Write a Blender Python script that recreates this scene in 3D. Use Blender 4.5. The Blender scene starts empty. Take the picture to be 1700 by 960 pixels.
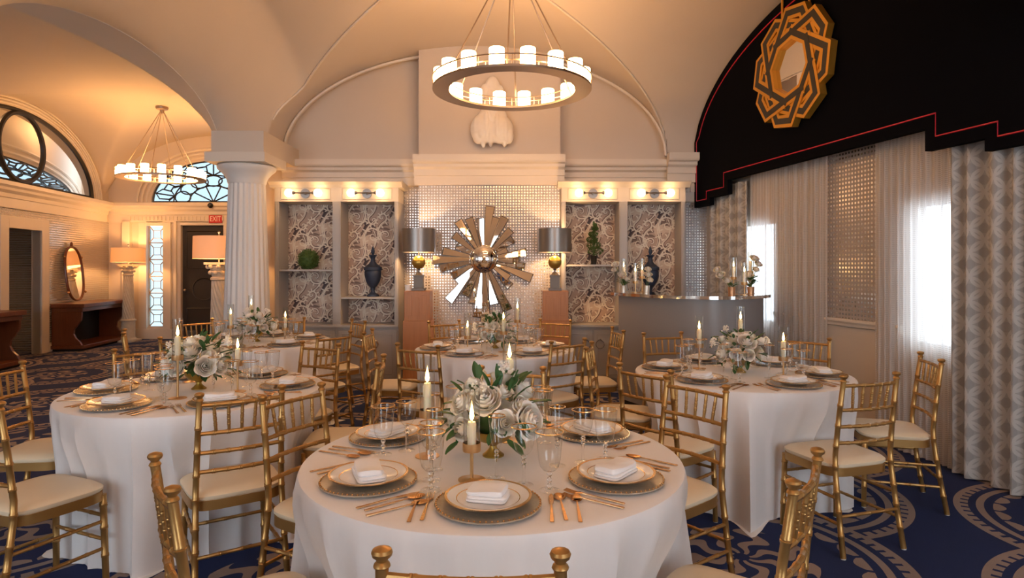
import bpy, math, random
from math import sin, cos, pi, sqrt, atan2, radians
random.seed(7)
S = bpy.context.scene
COL = S.collection

# ------------------------------------------------------------------ camera, world, exposure
F, X0, Y0, H = 1035.0, 850.0, 445.0, 1.46
cd = bpy.data.cameras.new('camera'); cam = bpy.data.objects.new('camera', cd); COL.objects.link(cam)
cam.location = (0, 0, H); cam.rotation_euler = (pi/2, 0, 0)
cd.sensor_width = 36; cd.lens = 36*F/1700; cd.shift_y = -(480-Y0)/1700; cd.clip_start = .05
S.camera = cam
wd = bpy.data.worlds.new('world'); S.world = wd; wd.use_nodes = True
bg = wd.node_tree.nodes['Background']; bg.inputs[0].default_value = (.78, .89, 1, 1); bg.inputs[1].default_value = 5.0
S.view_settings.view_transform = 'Standard'; S.view_settings.look = 'None'
S.view_settings.exposure = 0.54; S.view_settings.gamma = 1; S.view_settings.use_curve_mapping = False
WARM = (1, .56, .24); WARM2 = (1, .50, .17)
E_SHADE, E_SHADE_LOBBY, E_GLOBE = 23, 32, 12
P_LAMP, P_COLUMN, P_CANDLE = 20, 28, .8

# ------------------------------------------------------------------ materials
def M(name, col, rough=.5, metal=0, **kw):
    m = bpy.data.materials.new(name); m.use_nodes = True
    b = m.node_tree.nodes['Principled BSDF']
    b.inputs['Base Color'].default_value = (*col, 1); b.inputs['Roughness'].default_value = rough; b.inputs['Metallic'].default_value = metal
    for k, v in kw.items():
        b.inputs[k.replace('_', ' ')].default_value = v
    return m
class N:
    """small helper for node maths"""
    def __init__(s, m): s.nt = m.node_tree; s.b = s.nt.nodes.get('Principled BSDF')
    def new(s, t, **kw):
        n = s.nt.nodes.new(t)
        for k, v in kw.items(): setattr(n, k, v)
        return n
    def put(s, sock, v):
        if v is None: return
        if hasattr(v, 'is_output'): s.nt.links.new(v, sock)
        else: sock.default_value = v
    def m(s, op, a, b=None, c=None):
        n = s.new('ShaderNodeMath', operation=op); s.put(n.inputs[0], a); s.put(n.inputs[1], b); s.put(n.inputs[2], c); return n.outputs[0]
    def mix(s, f, a, b):
        n = s.new('ShaderNodeMix', data_type='RGBA'); s.put(n.inputs[0], f); s.put(n.inputs[6], a); s.put(n.inputs[7], b); return n.outputs[2]
    def xyz(s, kind='Object'):
        t = s.new('ShaderNodeTexCoord'); p = s.new('ShaderNodeSeparateXYZ'); s.nt.links.new(t.outputs[kind], p.inputs[0]); return t.outputs[kind], p.outputs
    def noise(s, vec, scale, detail=3):
        n = s.new('ShaderNodeTexNoise'); s.put(n.inputs['Vector'], vec); n.inputs['Scale'].default_value = scale; n.inputs['Detail'].default_value = detail; return n.outputs['Fac']
    def bump(s, h, strength=.2, dist=.01):
        n = s.new('ShaderNodeBump'); n.inputs['Strength'].default_value = strength; n.inputs['Distance'].default_value = dist
        s.put(n.inputs['Height'], h); s.nt.links.new(n.outputs[0], s.b.inputs['Normal'])
    def col(s, v): s.put(s.b.inputs['Base Color'], v)
def noisy(m, c1, c2, scale, bump=0, dist=.003, stretch=None):
    n = N(m); v, _ = n.xyz()
    if stretch:
        mp = n.new('ShaderNodeMapping'); mp.inputs['Scale'].default_value = stretch; n.nt.links.new(v, mp.inputs[0]); v = mp.outputs[0]
    f = n.noise(v, scale); n.col(n.mix(f, (*c1, 1), (*c2, 1)))
    if bump: n.bump(f, bump, dist)
    return m
def emit(name, col, s):
    m = bpy.data.materials.new(name); m.use_nodes = True; nt = m.node_tree; nt.nodes.clear()
    e = nt.nodes.new('ShaderNodeEmission'); o = nt.nodes.new('ShaderNodeOutputMaterial'); e.inputs[0].default_value = (*col, 1); e.inputs[1].default_value = s
    nt.links.new(e.outputs[0], o.inputs[0]); return m
def thin_glass(name, tint=(.97, .98, .98), edge=.85, base=.055):
    m = bpy.data.materials.new(name); m.use_nodes = True; nt = m.node_tree; nt.nodes.clear()
    t = nt.nodes.new('ShaderNodeBsdfTransparent'); g = nt.nodes.new('ShaderNodeBsdfGlossy'); f = nt.nodes.new('ShaderNodeLayerWeight'); x = nt.nodes.new('ShaderNodeMixShader'); o = nt.nodes.new('ShaderNodeOutputMaterial')
    t.inputs[0].default_value = (*tint, 1); g.inputs['Roughness'].default_value = .03; f.inputs[0].default_value = .5
    p = nt.nodes.new('ShaderNodeMath'); p.operation = 'POWER'; p.inputs[1].default_value = 3.5; q = nt.nodes.new('ShaderNodeMath'); q.operation = 'MULTIPLY_ADD'; q.inputs[1].default_value = edge; q.inputs[2].default_value = base
    nt.links.new(f.outputs['Facing'], p.inputs[0]); nt.links.new(p.outputs[0], q.inputs[0]); nt.links.new(q.outputs[0], x.inputs[0]); nt.links.new(t.outputs[0], x.inputs[1]); nt.links.new(g.outputs[0], x.inputs[2]); nt.links.new(x.outputs[0], o.inputs[0]); return m

def dots(m, base, dot, pitch, r, axes=(0, 2), shape='sq'):
    n = N(m); v, p = n.xyz()
    a = n.m('ABSOLUTE', n.m('SUBTRACT', n.m('FRACT', n.m('DIVIDE', p[axes[0]], pitch)), .5)); b = n.m('ABSOLUTE', n.m('SUBTRACT', n.m('FRACT', n.m('DIVIDE', p[axes[1]], pitch)), .5))
    d = n.m('MAXIMUM', a, b); k = n.m('LESS_THAN', d, r)
    n.col(n.mix(k, (*base, 1), (*dot, 1))); n.put(n.b.inputs['Metallic'], n.m('MULTIPLY', k, .9)); n.put(n.b.inputs['Roughness'], n.m('MULTIPLY_ADD', k, -.30, .52))
    return m

plaster = noisy(M('plaster', (.66, .57, .48), .6), (.67, .58, .49), (.62, .53, .44), 1.5)
trimw = noisy(M('painted_trim', (.74, .66, .57), .4), (.75, .67, .58), (.70, .62, .53), 3)
stone_col = M('column_paint', (.78, .76, .74), .45)
cab_paint = noisy(M('cabinet_paint', (.42, .39, .37), .4), (.43, .40, .38), (.39, .365, .345), 4)
cab_light = M('cabinet_crown_paint', (.62, .55, .46), .4)
paper = dots(M('perforated_paper', (.5, .46, .45), .5), (.48, .445, .44), (.80, .76, .72), .035, .23)
paper_lobby = dots(M('ribbed_paper', (.5, .46, .44), .5), (.47, .43, .40), (.70, .66, .60), .04, .30)
screen = dots(M('mirrored_screen', (.4, .36, .33), .3), (.36, .32, .30), (.75, .70, .65), .038, .24)
gold = noisy(M('gold_paint', (.50, .29, .10), .36, .75), (.52, .305, .11), (.44, .25, .08), 6)
goldflat = M('brushed_gold', (.72, .46, .22), .33, .95)
copper = M('rose_gold_cutlery', (.64, .39, .20), .27, 1)
rimgold = M('gilt_rim', (.83, .55, .27), .22, 1)
bronze = M('bronze_ring', (.40, .32, .26), .38, .9)
cushion = noisy(M('cream_vinyl', (.80, .67, .48), .42), (.80, .68, .49), (.76, .63, .44), 8)
cloth = noisy(M('satin_cloth', (.80, .77, .76), .52, Sheen_Weight=.25), (.81, .785, .775), (.78, .75, .74), 40, .10, .002, (1, 1, .15))
linen = noisy(M('white_linen', (.88, .87, .88), .8), (.88, .87, .88), (.85, .84, .85), 90, .12, .001)
china = M('white_china', (.88, .87, .86), .12)
charger_m = noisy(M('gold_glass', (.48, .40, .30), .18, .45), (.50, .42, .32), (.40, .33, .24), 60, .35, .003)
wax = M('ivory_wax', (.92, .80, .58), .4, Subsurface_Weight=.35)
wax.node_tree.nodes['Principled BSDF'].inputs['Subsurface Radius'].default_value = (.02, .012, .006)
flame_m = emit('flame', (1, .62, .22), 22)
wick_m = M('wick', (.03, .02, .02), .9)
glass = thin_glass('thin_glass'); pane_m = thin_glass('pane_glass', (.92, .94, .95), .2, .03); art_glass2 = thin_glass('tinted_sidelight_glass', (.40, .45, .46), .2, .03); art_glass = thin_glass('tinted_leaded_glass', (.13, .16, .17), .2, .03); crystal = M('crystal', (1, 1, 1), .0, 0, Transmission_Weight=1, IOR=1.45)
petal = noisy(M('white_petal', (.93, .88, .80), .55, Subsurface_Weight=.15), (.95, .91, .84), (.92, .84, .73), 20)
petal.node_tree.nodes['Principled BSDF'].inputs['Subsurface Radius'].default_value = (.01, .007, .004)
leafm = noisy(M('leaf_green', (.035, .10, .03), .4), (.03, .095, .028), (.06, .15, .04), 30)
topiary_m = noisy(M('boxwood', (.05, .11, .02), .6), (.03, .075, .014), (.10, .17, .035), 25)
stem_m = M('stem_green', (.10, .16, .05), .6)
navyurn = noisy(M('navy_urn', (.015, .03, .07), .5), (.014, .028, .065), (.03, .045, .085), 12)
wood_ped = noisy(M('honey_wood', (.56, .235, .085), .38), (.58, .25, .09), (.44, .17, .055), 5, 0, .003, (14, 14, .7))
wood_dark = noisy(M('mahogany', (.16, .045, .015), .3), (.19, .055, .018), (.10, .026, .009), 5, 0, .003, (9, 9, .8))
black_in = M('dark_interior', (.015, .010, .008), .7)
mirror = M('mirror_glass', (.88, .86, .84), .02, 1)
mframe = M('mirror_bevel', (.10, .07, .05), .3, .6)
chrome = M('polished_chrome', (.85, .84, .83), .06, 1)
pewter = M('pewter', (.30, .27, .25), .35, .85)
lampgold = noisy(M('aged_gilt', (.55, .36, .08), .35, .8), (.60, .40, .09), (.32, .20, .05), 9)
lampstone = M('grey_plinth', (.20, .185, .17), .5, .2)
shadewarm = M('linen_shade', (.72, .58, .44), .8, 0, Transmission_Weight=.0)
sh = shadewarm.node_tree; tb = sh.nodes.new('ShaderNodeBsdfTranslucent'); tb.inputs[0].default_value = (.75, .45, .22, 1); mx = sh.nodes.new('ShaderNodeMixShader'); mx.inputs[0].default_value = .07
sh.links.new(sh.nodes['Principled BSDF'].outputs[0], mx.inputs[1]); sh.links.new(tb.outputs[0], mx.inputs[2]); sh.links.new(mx.outputs[0], sh.nodes['Material Output'].inputs[0])
stonecarve = noisy(M('carved_stone', (.62, .56, .47), .7), (.66, .60, .50), (.50, .44, .36), 18, .4, .01)
velvet = M('black_velvet', (.004, .004, .006), 1, 0, Specular_IOR_Level=.05)
redpipe = M('red_piping', (.55, .012, .035), .5)
mirrorgold = M('gold_leaf', (.80, .40, .06), .38, .75)
blacklac = M('black_lacquer', (.03, .025, .018), .4)
doorm = M('dark_door', (.035, .028, .024), .4)
blackiron = M('black_iron', (.012, .010, .009), .45)
bargrey = M('bar_paint', (.27, .255, .255), .32)
leadm = M('pale_leading', (.55, .42, .30), .5, .4)
redsign = M('exit_red', (.55, .03, .03), .4); signwhite = M('exit_white', (.90, .75, .68), .5)
plastersculpt = noisy(M('white_plaster', (.84, .79, .73), .6), (.86, .81, .75), (.78, .72, .65), 14)
rubber = M('white_glide', (.7, .7, .68), .5)
copperpot = M('copper_pot', (.55, .30, .16), .35, .7); silverpot = M('silver_pot', (.60, .55, .48), .3, .7)
wp_base = noisy(M('damask_ground', (.56, .40, .31), .6), (.58, .415, .32), (.50, .355, .28), 3)
wp_cream = M('damask_cream', (.82, .72, .60), .55); wp_tan = M('damask_tan', (.70, .55, .43), .6); wp_mid = M('damask_brown', (.22, .145, .12), .6); wp_plum = M('damask_plum', (.075, .05, .055), .6)
shade_m = emit('candle_shade_glow', (1, .53, .215), E_SHADE); shade_l = emit('lobby_shade_glow', (1, .49, .165), E_SHADE_LOBBY)
globe_m = emit('globe_glow', (1, .58, .27), E_GLOBE)

def sheer_mat():
    m = bpy.data.materials.new('sheer_voile'); m.use_nodes = True; n = N(m); nt = m.node_tree
    v, p = n.xyz(); a = n.m('SINE', n.m('MULTIPLY', p[2], 420)); b = n.m('SINE', n.m('MULTIPLY', p[0], 300))
    k = n.m('MULTIPLY_ADD', n.m('GREATER_THAN', n.m('ADD', a, b), .5), .20, .09)
    d = nt.nodes.new('ShaderNodeBsdfDiffuse'); d.inputs[0].default_value = (.74, .70, .68, 1); t = nt.nodes.new('ShaderNodeBsdfTranslucent'); t.inputs[0].default_value = (.80, .78, .76, 1)
    x1 = nt.nodes.new('ShaderNodeMixShader'); x1.inputs[0].default_value = .45; tr = nt.nodes.new('ShaderNodeBsdfTransparent'); x2 = nt.nodes.new('ShaderNodeMixShader')
    nt.links.new(d.outputs[0], x1.inputs[1]); nt.links.new(t.outputs[0], x1.inputs[2]); nt.links.new(x1.outputs[0], x2.inputs[1]); nt.links.new(tr.outputs[0], x2.inputs[2]); n.put(x2.inputs[0], k)
    nt.links.new(x2.outputs[0], nt.nodes['Material Output'].inputs[0]); return m
sheer = sheer_mat()
def curtain_mat():
    m = M('patterned_drape', (.4, .38, .36), .75); n = N(m); v, p = n.xyz()
    def ring(ox, oz):
        P, Q = .088, .165
        a = n.m('MULTIPLY', n.m('SUBTRACT', n.m('FRACT', n.m('ADD', n.m('DIVIDE', p[0], P), ox)), .5), P/.045); b = n.m('MULTIPLY', n.m('SUBTRACT', n.m('FRACT', n.m('ADD', n.m('DIVIDE', p[2], Q), oz)), .5), Q/.085)
        r = n.m('SQRT', n.m('ADD', n.m('MULTIPLY', a, a), n.m('MULTIPLY', b, b)))
        return n.m('LESS_THAN', n.m('ABSOLUTE', n.m('SUBTRACT', r, .86)), .12), n.m('LESS_THAN', r, .40)
    r1, i1 = ring(0, 0); r2, i2 = ring(.5, .5); r3, i3 = ring(.5, 0)
    ring_ = n.m('MAXIMUM', r1, r2); inn = n.m('MAXIMUM', i1, i2)
    c = n.mix(ring_, (.36, .34, .32, 1), (.48, .455, .43, 1)); c = n.mix(inn, c, (.31, .295, .28, 1)); n.col(c); return m
drape = curtain_mat()

def carpet_mat():
    m = M('carpet', (.01, .02, .09), .95); n = N(m); nt = m.node_tree; v, p = n.xyz()
    navy = (.003, .020, .115, 1); beige = (.40, .31, .275, 1); R = .80
    A = (.56, .98); B = (1.70, -.68); det = A[0]*B[1]-A[1]*B[0]; O = (1.72, 4.13)
    px = n.m('SUBTRACT', p[0], O[0]); py = n.m('SUBTRACT', p[1], O[1])
    u = n.m('DIVIDE', n.m('SUBTRACT', n.m('MULTIPLY', px, B[1]), n.m('MULTIPLY', py, B[0])), det)
    w = n.m('DIVIDE', n.m('SUBTRACT', n.m('MULTIPLY', py, A[0]), n.m('MULTIPLY', px, A[1])), det)
    uf = n.m('FLOOR', u); wf = n.m('FLOOR', w)
    fl = n.m('GREATER_THAN', n.noise(v, 7, 2), .52)
    cur = None
    for dw in (1, 0):
        for du in (2, 1, 0, -1):
            cu = n.m('ADD', uf, float(du)); cw = n.m('ADD', wf, float(dw))
            dx = n.m('SUBTRACT', px, n.m('MULTIPLY_ADD', cu, A[0], n.m('MULTIPLY', cw, B[0]))); dy = n.m('SUBTRACT', py, n.m('MULTIPLY_ADD', cu, A[1], n.m('MULTIPLY', cw, B[1])))
            r = n.m('SQRT', n.m('ADD', n.m('MULTIPLY', dx, dx), n.m('MULTIPLY', dy, dy))); th = n.m('DIVIDE', n.m('ARCTAN2', dy, dx), 2*pi)
            def band(lo, hi): return n.m('MULTIPLY', n.m('GREATER_THAN', r, lo), n.m('LESS_THAN', r, hi))
            tick = n.m('LESS_THAN', n.m('FRACT', n.m('MULTIPLY', th, 64)), .68); pt = n.m('SUBTRACT', n.m('MULTIPLY', n.m('FRACT', n.m('MULTIPLY', th, 24)), 2), 1)
            lim = n.m('MULTIPLY_ADD', n.m('MULTIPLY', pt, pt), .05, .535)
            petal_ = n.m('MULTIPLY', n.m('MULTIPLY', n.m('GREATER_THAN', r, lim), n.m('LESS_THAN', r, .60)), n.m('LESS_THAN', n.m('ABSOLUTE', pt), .86))
            k = n.m('MAXIMUM', n.m('MAXIMUM', band(.765, R), n.m('MULTIPLY', band(.725, .775), tick)), n.m('MAXIMUM', band(.645, .685), petal_))
            leafp = n.m('GREATER_THAN', n.m('SINE', n.m('MULTIPLY_ADD', n.m('SINE', n.m('MULTIPLY', r, 34)), 1.6, n.m('MULTIPLY', th, 2*pi*8))), .1)
            k = n.m('MAXIMUM', k, n.m('MULTIPLY', band(.04, .36), leafp))
            ins = n.m('LESS_THAN', r, R)
            if cur is None: cur = n.m('MULTIPLY', k, ins)
            else:
                cur = n.m('ADD', n.m('MULTIPLY', cur, n.m('SUBTRACT', 1.0, ins)), n.m('MULTIPLY', k, ins))
    f = n.noise(v, 260, 2); f2 = n.noise(v, 5, 3)
    c = n.mix(cur, navy, beige); n.col(n.mix(n.m('MULTIPLY', n.m('ADD', f, f2), .28), c, (.003, .006, .02, 1))); n.bump(f, .5, .004); return m
carpet = carpet_mat()

# ------------------------------------------------------------------ mesh helpers
class MB:
    def __init__(s): s.v = []; s.f = []
    def add(s, vs, fs):
        o = len(s.v); s.v += [tuple(x) for x in vs]; s.f += [tuple(i+o for i in f) for f in fs]; return s
    def box(s, x0, x1, y0, y1, z0, z1):
        return s.add([(x0, y0, z0), (x1, y0, z0), (x1, y1, z0), (x0, y1, z0), (x0, y0, z1), (x1, y0, z1), (x1, y1, z1), (x0, y1, z1)],
                     [(0, 3, 2, 1), (4, 5, 6, 7), (0, 1, 5, 4), (1, 2, 6, 5), (2, 3, 7, 6), (3, 0, 4, 7)])
    def lathe(s, prof, seg=24, c=(0, 0, 0), flute=None):
        vs = []; fs = []; n = len(prof)
        for r, z in prof:
            for k in range(seg):
                a = 2*pi*k/seg; rr = r*(flute(k, seg) if flute else 1); vs.append((c[0]+rr*cos(a), c[1]+rr*sin(a), c[2]+z))
        for i in range(n-1):
            for k in range(seg):
                k2 = (k+1) % seg; fs.append((i*seg+k, i*seg+k2, (i+1)*seg+k2, (i+1)*seg+k))
        if prof[0][0] > 1e-4: fs.append(tuple(range(seg-1, -1, -1)))
        if prof[-1][0] > 1e-4: fs.append(tuple((n-1)*seg+k for k in range(seg)))
        return s.add(vs, fs)
    def lathe_open(s, prof, seg=24, c=(0, 0, 0)):
        vs = []; fs = []
        for r, z in prof:
            for k in range(seg): a = 2*pi*k/seg; vs.append((c[0]+r*cos(a), c[1]+r*sin(a), c[2]+z))
        for i in range(len(prof)-1):
            for k in range(seg): k2 = (k+1) % seg; fs.append((i*seg+k, i*seg+k2, (i+1)*seg+k2, (i+1)*seg+k))
        return s.add(vs, fs)
    def tube(s, pts, rad, seg=8, caps=True, closed=False):
        from mathutils import Vector
        P = [Vector(p) for p in pts]; n = len(P); rad = rad if hasattr(rad, '__len__') else [rad]*n; vs = []; fs = []; ref = None
        for i in range(n):
            if closed: t = P[(i+1) % n]-P[i-1]
            else: t = P[min(i+1, n-1)]-P[max(i-1, 0)]
            if t.length < 1e-9: t = Vector((0, 0, 1))
            t.normalize()
            if ref is None: ref = t.orthogonal().normalized()
            ref = (ref-t*ref.dot(t))
            if ref.length < 1e-6: ref = t.orthogonal()
            ref.normalize(); b = t.cross(ref)
            for k in range(seg):
                a = 2*pi*k/seg; vs.append(P[i]+(ref*cos(a)+b*sin(a))*rad[i])
        for i in range(n if closed else n-1):
            j = (i+1) % n
            for k in range(seg): k2 = (k+1) % seg; fs.append((i*seg+k, i*seg+k2, j*seg+k2, j*seg+k))
        if caps and not closed: fs += [tuple(range(seg-1, -1, -1)), tuple((n-1)*seg+k for k in range(seg))]
        return s.add(vs, fs)
    def prism(s, poly, y0, y1, axis='y'):
        """extrude a polygon; axis y: poly is (x,z); axis x: poly is (y,z); axis z: poly is (x,y)"""
        n = len(poly); f = {'y': lambda p, t: (p[0], t, p[1]), 'x': lambda p, t: (t, p[0], p[1]), 'z': lambda p, t: (p[0], p[1], t)}[axis]
        vs = [f(p, y0) for p in poly]+[f(p, y1) for p in poly]
        return s.add(vs, [tuple(range(n)), tuple(range(2*n-1, n-1, -1))]+[(i, i+n, (i+1) % n+n, (i+1) % n) for i in range(n)])
    def grid(s, fn, nu, nv, wrap=False):
        vs = [fn(i/nu, j/nv) for j in range(nv+1) for i in range(nu if wrap else nu+1)]; w = nu if wrap else nu+1
        fs = [(j*w+i, j*w+(i+1) % w, (j+1)*w+(i+1) % w, (j+1)*w+i) for j in range(nv) for i in range(nu)]
        return s.add(vs, fs)
    def sphere(s, c, r, seg=20, rings=12, sq=(1, 1, 1)):
        return s.grid(lambda u, v: (c[0]+sq[0]*r*sin(pi*v)*cos(2*pi*u), c[1]+sq[1]*r*sin(pi*v)*sin(2*pi*u), c[2]-sq[2]*r*cos(pi*v)), seg, rings, True)
    def mesh(s, name, mat, smooth=True, angle=40):
        me = bpy.data.meshes.new(name); me.from_pydata(s.v, [], s.f); me.validate(); me.update()
        import bmesh
        bm = bmesh.new(); bm.from_mesh(me); bmesh.ops.recalc_face_normals(bm, faces=bm.faces[:]) if s.__dict__.get('recalc', True) else None; bm.to_mesh(me); bm.free()
        me.materials.append(mat)
        if smooth:
            me.shade_smooth(); me.set_sharp_from_angle(angle=radians(angle))
        return me
def link(name, me, parent=None, loc=None, rot=None):
    o = bpy.data.objects.new(name, me); COL.objects.link(o)
    if parent: o.parent = parent
    if loc: o.location = loc
    if rot: o.rotation_euler = rot
    return o
def obj(name, mb, mat, parent=None, smooth=True, bevel=0, loc=None, rot=None, kind=None, label=None):
    o = link(name, mb.mesh(name, mat, smooth), parent, loc, rot)
    if bevel:
        b = o.modifiers.new('bevel', 'BEVEL'); b.width = bevel; b.segments = 2; b.limit_method = 'ANGLE'
    if kind: o['kind'] = kind
    if label: o['label'] = label
    return o
def tag(o, label, cat, group=None, kind=None):
    o['label'] = label; o['category'] = cat
    if group: o['group'] = group
    if kind: o['kind'] = kind
    return o
def thing(name, label, cat, loc=(0, 0, 0), rz=0, group=None, scale=1):
    o = bpy.data.objects.new(name, None); COL.objects.link(o); o.location = loc; o.rotation_euler = (0, 0, rz); o.empty_display_size = .1
    if scale != 1: o.scale = (scale,)*3
    return tag(o, label, cat, group)
def place(parts, name, label, cat, loc, rz=0, group=None, scale=1):
    """parts: list of (part name, mesh, list of sub-parts or None); every placed thing shares the mesh data"""
    if len(parts) == 1 and not parts[0][2]:
        o = link(name, parts[0][1], None, loc, (0, 0, rz)); o.scale = (scale,)*3; return tag(o, label, cat, group)
    t = thing(name, label, cat, loc, rz, group, scale)
    for nm, me, sub in parts:
        c = link(nm, me, t)
        for sn, sm in (sub or []): link(sn, sm, c)
    return t
def struct(name, mb, mat, label=None, smooth=False, parent=None, **kw):
    o = obj(name, mb, mat, parent, smooth, **kw)
    if not parent: o['kind'] = 'structure'
    if label: o['label'] = label
    return o
def frame(name, loc, rz, label=None):
    o = bpy.data.objects.new(name, None); COL.objects.link(o); o.location = loc; o.rotation_euler = (0, 0, rz); o['kind'] = 'structure'
    if label: o['label'] = label
    return o
def plight(loc, p, r=.03, col=WARM, parent=None, name='bulb_or_fill_light'):
    l = bpy.data.lights.new(name, 'POINT'); l.energy = p; l.shadow_soft_size = r; l.color = col
    o = bpy.data.objects.new(name, l); COL.objects.link(o); o.location = loc
    if parent: o.parent = parent
    return o
def smooth01(t): t = max(0, min(1, t)); return t*t*(3-2*t)

# ------------------------------------------------------------------ vaults
YB, YL = 8.05, 12.9
def bay(y, c, per): return (y-c+per/2) % per-per/2
def zmain(x, y):
    t = (x+.476)/2.44; za = 2.9+1.32*sqrt(1-t*t) if abs(t) < 1 else 0
    k = smooth01((-2.45-x)/.85); a = 2.53*(1-k)+1.66*k; b = 1.31*(1-k)+.69*k; sp = 2.9*(1-k)+2.77*k
    d = bay(y, 5.4, 5.3)/a; zb = sp+b*sqrt(max(0, 1-d*d)); return max(za, zb)
def zlobby(x, y):
    t = (x+6.0)/2.35; za = 2.82+1.38*sqrt(1-t*t) if abs(t) < 1 else 0
    d = bay(y, 10.3, 4.9)/2.4; zb = 2.82+1.36*sqrt(max(0, 1-d*d)); return max(za, zb)
def wallR(y): return 4.16-.205*y
def wallL(y): return -7.87-.1446*(y-9.58)

m = MB(); m.box(-11, 5.3, -4, YL+.1, -.05, 0); struct('floor', m, carpet, 'navy carpet with beige ring and petal pattern')
m = MB(); m.grid(lambda u, v: (-3.3+8.5*u, -4+(YB+4)*v, zmain(-3.3+8.5*u, -4+(YB+4)*v)), 250, 330); struct('ceiling', m, plaster, 'cream groin-vaulted plaster ceiling of the dining room', True)
m = MB(); m.grid(lambda u, v: (-8.7+5.4*u, -4+(YL+4)*v, zlobby(-8.7+5.4*u, -4+(YL+4)*v)), 160, 380); struct('ceiling_lobby', m, plaster, 'vaulted lobby ceiling lit amber', True)
m = MB(); m.grid(lambda u, v: (-3.301, -4+(YL+4)*u, (zmain(-3.3, -4+(YL+4)*u) if -4+(YL+4)*u < YB else 0)*(1-v)+4.4*v), 380, 1); struct('wall_arch', m, plaster, 'plaster spandrel over the arch to the lobby')
# raised beads that follow the groins
def groin(x0, x1, sgn):
    pts = []
    for i in range(41):
        x = x0+(x1-x0)*i/40; t = (x+.476)/2.44; za = 2.9+1.32*sqrt(max(0, 1-t*t))
        lo, hi = 5.4, 5.4+2.6     # find y where barrel B equals barrel A
        def zb(y):
            k = smooth01((-2.45-x)/.85); a = 2.53*(1-k)+1.66*k; b = 1.31*(1-k)+.69*k; sp = 2.9*(1-k)+2.77*k; d = (y-5.4)/a; return sp+b*sqrt(max(0, 1-d*d))
        for _ in range(40):
            md = (lo+hi)/2
            if zb(md) > za: lo = md
            else: hi = md
        pts.append((x, lo, za-.004))
    return pts
for i, (a, b) in enumerate(((-2.84, -.75), (1.95, -.2))):
    m = MB(); m.tube(groin(a, b, 1), .014, 6); struct('trim_%d' % (i+1), m, trimw, 'slim bead moulding along the vault groin', True)
# lunette bead on the back wall
m = MB(); m.tube([(-.476+2.42*cos(pi*i/60), YB-.16, 2.88+1.31*sin(pi*i/60)) for i in range(61)], .02, 6); struct('trim_3', m, trimw, 'bead moulding around the back lunette', True)

# ------------------------------------------------------------------ back wall, chimney breast, cornices
m = MB(); m.box(-3.4, 3.1, YB, YB+.1, 0, 4.5); wb = struct('wall_back', m, plaster, 'back wall with lunette')
m = MB(); m.box(-2.9, 2.75, YB-.01, YB-.002, 0, 2.5); obj('wallpaper', m, paper, wb, False)
m = MB(); m.box(-1.16, .60, 7.75, YB, 2.49, 4.5); cb = struct('wall_breast', m, plaster, 'projecting chimney breast')
m = MB(); m.box(-1.16, .60, 7.75, YB, 0, 2.49); obj('wallpaper_panel', m, paper, cb, False, label='grey paper with a grid of reflective squares')
def cornice(name, x0, x1, yf, z0, z1, out, label, i0=False):
    h = z1-z0; P = [(0, z0), (-.25*out, z0), (-.25*out, z0+.30*h), (-.36*out, z0+.32*h), (-.36*out, z0+.52*h), (-.62*out, z0+.60*h), (-.62*out, z0+.70*h), (-.95*out, z0+.74*h), (-out, z0+.80*h), (-out, z1), (0, z1)]
    m = MB(); m.prism([(yf+p[0], p[1]) for p in P], x0, x1, 'x'); return struct(name, m, trimw, label)
cornice('trim_4', -2.95, -1.16, YB, 2.52, 2.84, .16, 'stepped cornice over the cabinet beside the column')
cornice('trim_5', .60, 2.0, YB, 2.52, 2.84, .16, 'stepped cornice over the cabinet by the drapes')
cornice('trim_6', -1.21, .65, 7.75, 2.49, 2.845, .17, 'deep stepped mantel cornice on the chimney breast')
cornice('trim_7', 1.96, 2.5, 7.9, 2.54, 2.90, .14, 'corner cornice block by the valance')
m = MB(); m.box(1.98, 2.6, 7.9, YB, 2.3, 2.54)
for i in range(6): m.box(2.03+i*.075, 2.08+i*.075, 7.87, 7.9, 2.42, 2.52)
struct('trim_8', m, trimw, 'dentil block beneath the corner cornice')

m = MB(); fx = [-8.3, -6.4, -5.6, -3.6, -3.2, -2.0, 1.5, 3.9]
FY = -2.2; m.box(-9, 5.3, FY-.1, FY, 0, .7); m.box(-9, 5.3, FY-.1, FY, 3.1, 4.6)
for a, b in ((-9, fx[0]), (fx[1], fx[2]), (fx[3], fx[4]), (fx[5], fx[6]), (fx[7], 5.3)): m.box(a, b, FY-.1, FY, .7, 3.1)
struct('wall_front', m, plaster, 'unseen front wall with four tall openings added for daylight')  # window openings added behind the camera to let daylight onto the front tables
# fluted column with capital and pier
def make_column(loc):
    t = frame('column', loc, 0); t['label'] = 'white fluted column at the lobby arch'
    fl = lambda k, s: 1-.055*abs(sin(pi*20*k/s))**.6*(1) if True else 1
    m = MB(); m.lathe([(.262, 0), (.262, .2), (.257, .6), (.245, 1.1), (.23, 1.6), (.212, 2.1), (.20, 2.42)], 200, flute=lambda k, s: 1-.07*(1-abs(cos(pi*20*k/s))**1.5)); obj('shaft', m, stone_col, t)
    m = MB(); m.lathe([(.20, 2.42), (.21, 2.44), (.212, 2.46), (.23, 2.50), (.27, 2.55), (.315, 2.59), (.32, 2.62), (.30, 2.635)], 48); obj('echinus', m, stone_col, t)
    m = MB(); m.box(-.335, .335, -.33, .33, 2.635, 2.745); obj('abacus', m, trimw, t, False, .006)
    m = MB(); m.box(-.27, .31, -.30, .85, 2.745, 2.98); obj('pier', m, plaster, t, False)
make_column((-3.06, 7.2, 0))

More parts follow.
